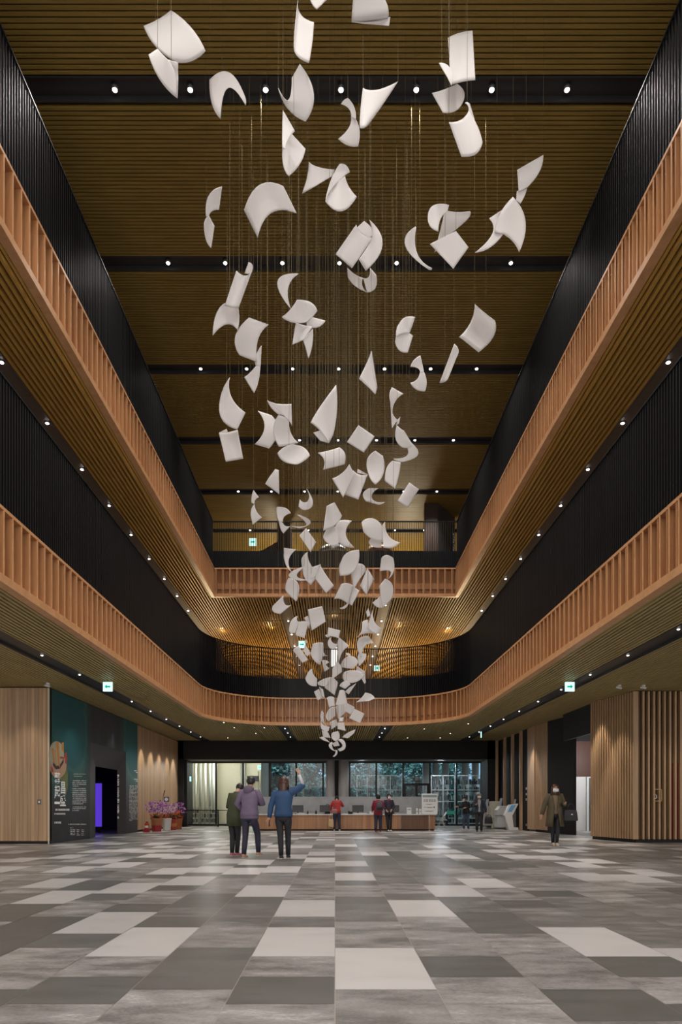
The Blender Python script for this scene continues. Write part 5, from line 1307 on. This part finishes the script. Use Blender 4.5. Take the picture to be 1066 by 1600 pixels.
def person(px, d, H, fa, label, top, trousers, shoe, hair, arms, feet, lean=0.0, latlean=0.0, top_z=.84, top_r=1.0, hairstyle='short', mask=False, head_dir=None, head_drop=0.0,
           collar=None, coat=False, inner=None, loose=1.0, hem_mat=None, trouser_r=1.0, sleeve_mat=None, face=True, sleeve_cut=1.0):
    k = H/1.65
    loc = Vector((gx(px, d), d, 0))
    t = thing('person', loc, label, 'person')
    f = Vector((math.sin(fa), -math.cos(fa), 0)); s = Vector((math.cos(fa), math.sin(fa), 0))
    if s.x < 0: s = -s
    hd = f if head_dir is None else Vector((math.sin(head_dir), -math.cos(head_dir), 0))
    def P(fw, la, z): return (f*(fw)+s*(la)+Vector((0, 0, z)))*k
    pel = P(0, 0, .90); wst = P(lean*.25, latlean*.3, 1.06); che = P(lean*.65, latlean*.7, 1.24); nb = P(lean, latlean, 1.385); nk = nb+(hd*.02+Vector((0, 0, .07-head_drop*.3)))*k
    hc = nk+(hd*(.03+head_drop)+Vector((0, 0, .10-head_drop*.5)))*k; ht = hc+(hd*head_drop*.6+Vector((0, 0, .075)))*k; jw = nk+(hd*(.045+head_drop*.6)+Vector((0, 0, .035)))*k
    V = [pel, wst, che, nb, nk, hc, ht]; E = [(0, 1), (1, 2), (2, 3), (3, 4), (4, 5), (5, 6)]; Rr = [.115, .10, .115, .055, .047, .080, .068]
    def addv(p, r, to): V.append(p); Rr.append(r); E.append((to, len(V)-1)); return len(V)-1
    # arms: 'l' (viewer left) and 'r' (viewer right): elbow and wrist offsets from the shoulder in view axes, metres
    aj = {}
    for key, sg in (('l', -1), ('r', 1)):
        sh_ = nb+s*(sg*.155*k)+Vector((0, 0, -.035*k)); el = sh_+Vector(arms[key][0])*k; wr = el+Vector(arms[key][1])*k
        i = addv(sh_, .052, 2); i = addv(el, .038, i); i = addv(wr, .026, i)
        dirn = (wr-el).normalized(); side = dirn.cross(Vector((0, 1, 0)))
        if side.length < .2: side = dirn.cross(Vector((1, 0, 0)))
        side.normalize(); up = side.cross(dirn)
        palm = wr+dirn*.05*k; pi_ = addv(palm, .028, i)
        for q, (o, L) in enumerate(((-.026, .062), (-.009, .075), (.009, .07), (.026, .055))):
            b0 = wr+dirn*.088*k+side*o*k; j = addv(b0, .0095, pi_); j = addv(b0+(dirn*L*.5+up*.006)*k, .009, j); addv(b0+(dirn*L*.85+up*.026)*k, .007, j)
        th = wr+dirn*.035*k-side*.035*k; j = addv(th, .011, i); addv(th+(dirn*.045-side*.02+up*.01)*k, .009, j)
        aj[key] = (sh_, el, wr, dirn)
    lj = []
    for sg, ft in zip((-1, 1), feet):
        hp = pel+s*(sg*.085*k)+Vector((0, 0, -.05*k)); an = Vector((ft[0], ft[1], .075*k+(ft[3] if len(ft) > 3 else 0)))
        kn = (hp+an)/2+f*(.03*k+(ft[2] if len(ft) > 2 else 0)); kn.z = an.z+(hp.z-an.z)*.5
        i = addv(hp, .075, 0); i = addv(kn, .052, i); i = addv(an, .034, i); addv(an+f*.10*k-Vector((0, 0, .045*k)), .028, i)
        lj.append((hp, kn, an))
    me = skin_mesh(V, E, [r*k for r in Rr], 'body', M_SKIN, t)
    b = bmesh.new(); b.from_mesh(me)
    # nose and ears grow out of the head
    sdir = Vector((-hd.y, hd.x, 0))
    up = Vector((0, 0, 1))
    b.to_mesh(me); b.free()
    me.name = 'body'; bo = bpy.data.objects.new('body', me); COL.objects.link(bo); bo.parent = t
    fc = hc+hd*.075*k-up*.012*k
    m = MB(); m.tube([fc+up*.02*k, fc+hd*.012*k-up*.008*k, fc+hd*.0*k-up*.02*k], [.006*k, .013*k, .008*k], 6); m.build('nose', M_SKIN, t)
    for sg in (-1, 1):
        m = MB(); m.ell(hc+sdir*sg*.078*k-up*.01*k, (.013*k, .013*k, .028*k), 8, 6); m.build('ear', M_SKIN, t)
        m = MB(); m.ell(fc+sdir*sg*.03*k+up*.03*k-hd*.006*k, (.011*k, .011*k, .006*k), 8, 6); m.build('eye', M_EYE, t)
    m = MB(); m.ell(fc-up*.045*k-hd*.006*k, (.02*k, .012*k, .006*k), 8, 6); m.build('mouth', plain('lips', (.35, .10, .08), .5), t)
    if mask:
        m = MB()
        def mf(u, v):
            a = (u-.5)*1.75; z = -.012-.085*v; bulge = .012*math.sin(PI*v)
            return hc+(hd*math.cos(a)+sdir*math.sin(a))*((.088+bulge)*k)+up*(z*k)+hd*.004*k
        m.grid(mf, 12, 6); m.build('face_mask', M_MASK, t)
    # hair
    m = MB(); back = -hd
    def hf(u, v):
        a = 2*PI*u; th = v*PI*.5*(1.28 if hairstyle != 'bald' else .9)
        dr = hd*math.cos(a)+sdir*math.sin(a)
        lim = 1.0-.42*max(0, math.cos(a))**.6 if math.cos(a) > 0 else 1.0
        th *= lim
        return hc+back*.012*k+up*.02*k+(dr*math.sin(th)*.094+up*math.cos(th)*.098)*k
    m.grid(hf, 20, 10)
    if hairstyle == 'long':
        b0 = hc+back*.045*k
        m.tube([b0+up*.05*k, b0-up*.05*k+back*.02*k, b0-up*.16*k+back*.045*k, b0-up*.30*k+back*.06*k-up*.02*k], [(.08*k, .05*k), (.085*k, .05*k), (.078*k, .04*k), (.04*k, .02*k)], 12, up=tuple(hd))
        for sg in (-1, 1): m.tube([hc+sdir*sg*.072*k+up*.03*k, hc+sdir*sg*.085*k-up*.08*k, hc+sdir*sg*.10*k-up*.20*k+hd*.03*k], [.028*k, .03*k, .016*k], 8)
    elif hairstyle == 'bob':
        b0 = hc+back*.03*k
        m.tube([b0+up*.04*k, b0-up*.05*k, b0-up*.10*k], [(.090*k, .065*k), (.092*k, .065*k), (.070*k, .045*k)], 12, up=tuple(hd))
        for sg in (-1, 1): m.tube([hc+sdir*sg*.078*k+up*.03*k, hc+sdir*sg*.084*k-up*.07*k], [.024*k, .018*k], 8)
    elif hairstyle == 'short':
        b0 = hc+back*.035*k
        m.tube([b0+up*.03*k, b0-up*.05*k], [(.085*k, .055*k), (.060*k, .040*k)], 12, up=tuple(hd))
    m.build('hair', hair, t)
    # trousers
    m = MB(); tr = trouser_r
    m.tube([pel+up*.09*k, pel+up*.02*k, pel-up*.10*k, pel-up*.15*k], [(.135*k, .10*k), (.155*k*tr, .115*k), (.165*k*tr, .115*k), (.12*k, .09*k)], 16, up=tuple(f))
    for hp, kn, an in lj:
        m.tube([hp+up*.03*k, hp-up*.10*k, (hp+kn)/2, kn, (kn+an)/2, an+up*.0*k], [.088*k*tr, .088*k*tr, .076*k*tr, .061*k*tr, .056*k*tr, .046*k*tr], 12)
    m.build('trousers', trousers, t)
    for hp, kn, an in lj:
        m = MB(); g = Vector((an.x, an.y, an.z-.075*k))
        m.tube([g-f*.055*k+up*.04*k, g-f*.03*k+up*.045*k, g+f*.04*k+up*.042*k, g+f*.11*k+up*.03*k, g+f*.165*k+up*.022*k], [(.02*k, .03*k), (.037*k, .043*k), (.038*k, .042*k), (.040*k, .030*k), (.02*k, .018*k)], 10, up=(0, 0, 1))
        sh = m.build('shoe', shoe, t)
        m = MB(); m.tube([g-f*.06*k+up*.011*k, g+f*.05*k+up*.011*k, g+f*.17*k+up*.011*k], [(.03*k, .009*k), (.043*k, .011*k), (.025*k, .008*k)], 10, up=(0, 0, 1)); m.build('sole', plain('sole_pale', (.55, .5, .46), .6), sh)
    # top
    m = MB(); L = loose
    hz = top_z
    base = P(0, 0, hz)
    sh0 = nb-up*.02*k
    if not coat:
        m.tube([base, P(0, 0, max(hz+.04, .92)), wst, che, nb-up*.05*k, nb+up*.0*k, nb+up*.035*k], [(.165*k*L, .125*k*L), (.168*k*L, .13*k*L), (.145*k*L, .115*k*L), (.172*k*L, .125*k*L), (.165*k*L, .10*k*L), (.10*k, .075*k), (.062*k, .058*k)], 18, up=tuple(f))
    else:
        pts = [base, P(0, 0, (hz+.95)/2), P(0, 0, .95), wst, che, nb-up*.05*k, nb+up*.0*k, nb+up*.03*k]
        rd = [(.225, .19), (.205, .17), (.185, .15), (.165, .135), (.182, .14), (.17, .11), (.11, .085), (.075, .07)]
        gp = [.42, .34, .24, .2, .36, .42, .6, .7]
        n = 22; vs = []
        for p, (ra, rb), g in zip(pts, rd, gp):
            for i in range(n+1):
                a = g+(2*PI-2*g)*i/n; vs.append(p+(f*math.cos(a)*rb+s*math.sin(a)*ra)*k*L)
        fs = [(j*(n+1)+i, j*(n+1)+i+1, (j+1)*(n+1)+i+1, (j+1)*(n+1)+i) for j in range(len(pts)-1) for i in range(n)]
        m.add(vs, fs, True)
    for key, (sh_, el, wr, dr) in aj.items():
        inn = sh_+(nb-sh_)*.35-up*.02*k
        sc_ = sleeve_cut if key == 'r' else 1.0; e2 = el+(wr-el)*sc_
        m.tube([inn, sh_, sh_+(el-sh_)*.5, el, el+(wr-el)*.5*sc_, e2-(wr-el)*.04], [.055*k, .068*k*L, .06*k*L, .052*k*L, .047*k*L, .037*k*L], 12)
    to = m.build('coat' if coat else 'jacket', top, t)
    if coat: so = to.modifiers.new('thickness', 'SOLIDIFY'); so.thickness = .012
    if inner:
        m = MB(); m.tube([P(0, 0, .80), P(0, 0, .92), wst, che, nb-up*.05*k, nb+up*.01*k], [(.150*k, .112*k), (.152*k, .118*k), (.132*k, .105*k), (.15*k, .112*k), (.14*k, .09*k), (.07*k, .06*k)], 16, up=tuple(f)); m.build('shirt', inner, t)
    if collar:
        m = MB(); m.tube([nb-up*.02*k, nb+up*.05*k], [(.092*k, .08*k), (.08*k, .075*k)], 14, up=tuple(f), cap=False); m.build('collar', collar, t)
    if hem_mat:
        m = MB(); m.tube([base-up*.004*k, base+up*.05*k], [(.162*k*L, .122*k*L), (.170*k*L, .132*k*L)], 18, up=tuple(f)); m.build('hem_band', hem_mat, t)
    return t, k, aj, nb, P, loc, f, s
def hbag(name, loc, w, h, dp, mat, label, handle=.12, rz=0, cat='bag', hmat=None, strap=None):
    t = thing(name, loc, label, cat, rz=rz)
    m = MB(); n = 16
    m.loft([(0,0,-h, w*.5, dp*.5), (0,0,-h+.02, w*.54, dp*.55), (0,0,-h*.3, w*.48, dp*.42), (0,0,0, w*.42, dp*.16)], 20); m.build('body', mat, t)
    for sy in (-.02, .02):
        m = MB(); m.tube([(-w*.25, sy, -.01), (-w*.2, sy, handle*.7), (0, sy, handle), (w*.2, sy, handle*.7), (w*.25, sy, -.01)], .008, 6); m.build('handle', hmat or mat, t)
    return t
DN = ((-.05, 0, -.27), (.0, -.03, -.24))
def mat(n, c, r=.7, noise=.15): return plain(n, c, r, noise=noise, scale=12)
M_BTR = mat('cloth_black', (.014, .014, .017)); M_NAVYT = mat('cloth_navy', (.022, .02, .045)); M_JEAN = mat('denim', (.05, .075, .13)); M_DJEAN = mat('dark_denim', (.022, .032, .065))
# 1 olive, head bowed, turned away to the right
person(366, 15.0, 1.62, math.radians(150), 'person in olive green tunic jacket and black leggings, head bowed, pink shoes', mat('olive_cloth', (.045, .052, .022)), M_BTR, mat('pink_shoe', (.42, .14, .19)), M_HAIRB,
       {'l': ((-.07, -.0, -.27), (.14, .17, -.06)), 'r': ((.05, .06, -.25), (-.02, .2, .04))}, [(-.04, -.02), (.05, .08)], lean=.10, latlean=0, top_z=.66, hairstyle='short', head_drop=.075, loose=1.08)
# 2 lilac hoodie walking to the right
_p = person(390, 14.55, 1.68, math.radians(162), 'person in lilac grey hooded jacket and dark navy trousers walking beside the olive jacket', mat('lilac_cloth', (.17, .125, .20)), M_NAVYT, mat('tan_shoe', (.45, .26, .16)), M_HAIRB,
       {'l': ((-.13, -.02, -.24), (.10, .16, -.14)), 'r': ((.11, .05, -.25), (-.12, .16, .02))}, [(-.11, -.06), (.17, .14, .06, .03)], lean=.03, top_z=.80, hairstyle='short', loose=1.16, hem_mat=mat('lilac_hem', (.13, .095, .155)), collar=mat('lilac_hem', (.13, .095, .155)), trouser_r=1.02)
t_, k_, aj_, nb_, P_, loc_, f_, s_ = _p
m = MB(); m.ell(nb_-f_*.08+Vector((0, 0, .0)), (.11, .07, .10), 14, 8); m.build('hood', mat('lilac_hem', (.13, .095, .155)), t_)
# 3 blue sweater with raised arm
_p = person(443, 14.25, 1.66, math.radians(176), 'person with long brown hair in blue sweater and black trousers raising one arm', mat('blue_cloth', (.022, .065, .16)), M_BTR, mat('black_shoe', (.02, .018, .02)), M_HAIRR,
       {'l': ((-.10, .0, -.27), (-.03, -.03, -.25)), 'r': ((.24, .05, .14), (-.08, .02, .22))}, [(-.04, -.06), (.09, .10)], top_z=.86, hairstyle='long', loose=1.14, head_dir=math.radians(176), sleeve_cut=.12)
t_, k_, aj_, nb_, P_, loc_, f_, s_ = _p
m = MB(); sh_, el_, wr_, dr_ = aj_['r']; m.tube([el_, el_+(wr_-el_)*.5, wr_], [.043, .039, .032], 10); m.build('sleeve_lining', mat('cuff_pale', (.55, .56, .62)), t_)
t = thing('mobile_phone', loc_+aj_['l'][2]+Vector((0, -.03, -.10)), 'black phone held low by the person in the blue sweater', 'phone', rz=.3)
m = MB(); m.box(-.006, .006, -.035, .035, -.07, .07); m.build('casing', M_BLACK, t); m = MB(); m.box(-.0075, -.0065, -.03, .03, -.062, .062); m.build('display', plain('phone_glass', (.03, .035, .05), .1), t)
# 4 red jacket at the desk
_p = person(526.5, 30.1, 1.55, math.radians(180), 'person in red jacket and jeans bending over the service desk', mat('red_cloth', (.42, .03, .03)), M_DJEAN, mat('white_shoe', (.6, .58, .56)), M_HAIRB,
       {'l': ((-.12, .03, -.22), (.0, .10, -.18)), 'r': ((.13, .05, -.2), (-.05, .2, .0))}, [(-.11, 0), (.12, .02)], lean=.14, top_z=.84, hairstyle='bob', loose=1.16, head_drop=.05, trouser_r=1.12)
hbag('paper_bag', (gx(517.5, 29.95), 29.95, .52), .22, .34, .12, mat('kraft_paper', (.48, .33, .18)), 'tan paper bag hanging left of the person in red', .2, hmat=M_CREAM)
t = hbag('shoulder_bag', (gx(522.4, 29.88), 29.88, .96), .26, .2, .1, mat('bag_pink', (.30, .12, .12)), 'dusty pink shoulder bag worn by the person in red', .05)
m = MB(); m.tube([(-.05, -.0, 0), (.04, -.035, .2), (.14, -.02, .36)], .011, 6); m.build('strap', mat('bag_pink2', (.2, .07, .07)), t)
# 5 maroon vest with backpack
_p = person(591, 28.6, 1.55, math.radians(172), 'person in maroon padded vest with dark backpack seen from behind near the desk', mat('maroon_cloth', (.22, .012, .035)), M_DJEAN, mat('red_shoe', (.45, .03, .04)), M_HAIRB,
       {'l': ((-.08, .03, -.26), (.0, .14, -.14)), 'r': ((.08, .05, -.25), (-.02, .18, -.02))}, [(-.10, 0), (.10, .03)], lean=.03, top_z=.74, hairstyle='bob', loose=1.15, trouser_r=1.2)
t = thing('backpack', _p[5]+_p[3]+Vector((.05, -.24, -.22)), 'dark patterned backpack on the person in maroon', 'backpack')
m = MB(); m.loft([(0,0,-.2,.12,.05), (0,0,-.17,.15,.08), (0,0,.05,.145,.08), (0,0,.17,.10,.05), (0,0,.2,.04,.02)], 18); m.build('body', plain('backpack_print', (.09, .06, .08), .7, 0, .9, 40), t)
m = MB(); m.loft([(0,-.05,-.15,.10,.04), (0,-.06,-.05,.11,.045), (0,-.05,.0,.09,.03)], 14); m.build('pocket', mat('pocket_dark', (.03, .025, .035)), t)
for sg in (-1, 1): m = MB(); m.tube([(sg*.09, .06, -.12), (sg*.12, .08, .05), (sg*.09, .10, .2)], .018, 6); m.build('strap', mat('pocket_dark', (.03, .025, .035)), t)
# 6 navy jacket with mask facing camera
person(607.5, 29.4, 1.58, math.radians(12), 'person in navy jacket with pink collar and face mask facing the camera by the desk', mat('navy_cloth', (.03, .02, .04)), M_BTR, mat('white_shoe', (.6, .58, .56)), M_HAIRB,
       {'l': ((-.07, -.02, -.26), (.10, -.12, -.13)), 'r': ((.09, .0, -.26), (-.10, -.12, -.12))}, [(-.02, 0), (.08, -.04)], top_z=.76, hairstyle='bob', mask=True, collar=mat('pink_cloth', (.55, .06, .16)), loose=1.08)
# 7 black top, jeans, walking left
_p = person(729, 31.2, 1.5, math.radians(-55), 'person in black top and jeans looking down at a phone near the glass wall', M_BTR, M_JEAN, mat('white_shoe', (.6, .58, .56)), M_HAIRB,
       {'l': ((-.08, -.06, -.22), (-.20, -.08, .02)), 'r': ((.08, .0, -.23), (-.20, -.08, -.02))}, [(-.12, -.03), (.10, .05)], lean=.05, top_z=.82, hairstyle='short', mask=True, head_drop=.03, loose=1.12, trouser_r=1.1)
t = thing('mobile_phone', _p[5]+_p[2]['l'][2]+Vector((-.20, -.09, .045)), 'small phone held by the person in black top', 'phone'); m = MB(); m.box(-.07, .07, -.03, .03, -.006, .006); m.build('casing', M_BLACK, t); m = MB(); m.box(-.06, .06, -.026, .026, .0065, .0075); m.build('display', plain('phone_glass', (.03, .035, .05), .1), t)
# 8 old man
_p = person(749, 29.2, 1.6, math.radians(-8), 'grey haired person in navy blazer, pale shirt and face mask carrying a dark bag', mat('blazer_navy', (.028, .034, .055)), mat('charcoal_cloth', (.025, .024, .024)), mat('black_shoe', (.02, .018, .02)), M_HAIRG,
       {'l': ((-.08, -.04, -.24), (.04, -.16, .06)), 'r': ((.09, .0, -.27), (.03, -.04, -.24))}, [(-.10, -.03), (.10, .04)], top_z=.80, hairstyle='short', mask=True, coat=True, inner=mat('shirt_pale', (.42, .42, .46)), loose=1.02, trouser_r=1.12)
hbag('carry_bag', _p[5]+_p[2]['r'][2]+Vector((.10, -.06, -.17)), .32, .3, .08, mat('bag_black', (.018, .018, .02)), 'dark flat bag carried by the grey haired person', .08)
# 9 woman in coat
_p = person(867, 19.0, 1.66, math.radians(-4), 'person with long brown hair, face mask and olive brown coat walking towards the camera', mat('coat_olive', (.085, .062, .032)), M_BTR, mat('beige_shoe', (.55, .42, .32)), M_HAIRR,
       {'l': ((-.12, .02, -.26), (-.07, -.02, -.25)), 'r': ((.09, .0, -.25), (-.04, -.22, .03))}, [(-.03, .05), (.03, -.08)], top_z=.52, hairstyle='long', mask=True, coat=True, inner=mat('top_tan', (.20, .14, .085)), loose=1.1, trouser_r=.95, collar=mat('collar_brown', (.05, .032, .02)))
t = hbag('handbag', _p[5]+Vector((.38, -.18, .98)), .36, .3, .16, mat('bag_charcoal', (.03, .03, .035)), 'black leather handbag hanging from the bent arm of the coat wearer', .17)
m = MB(); m.box(-.02, .02, -.095, -.075, -.14, -.11); m.build('clasp', M_CHROME, t)
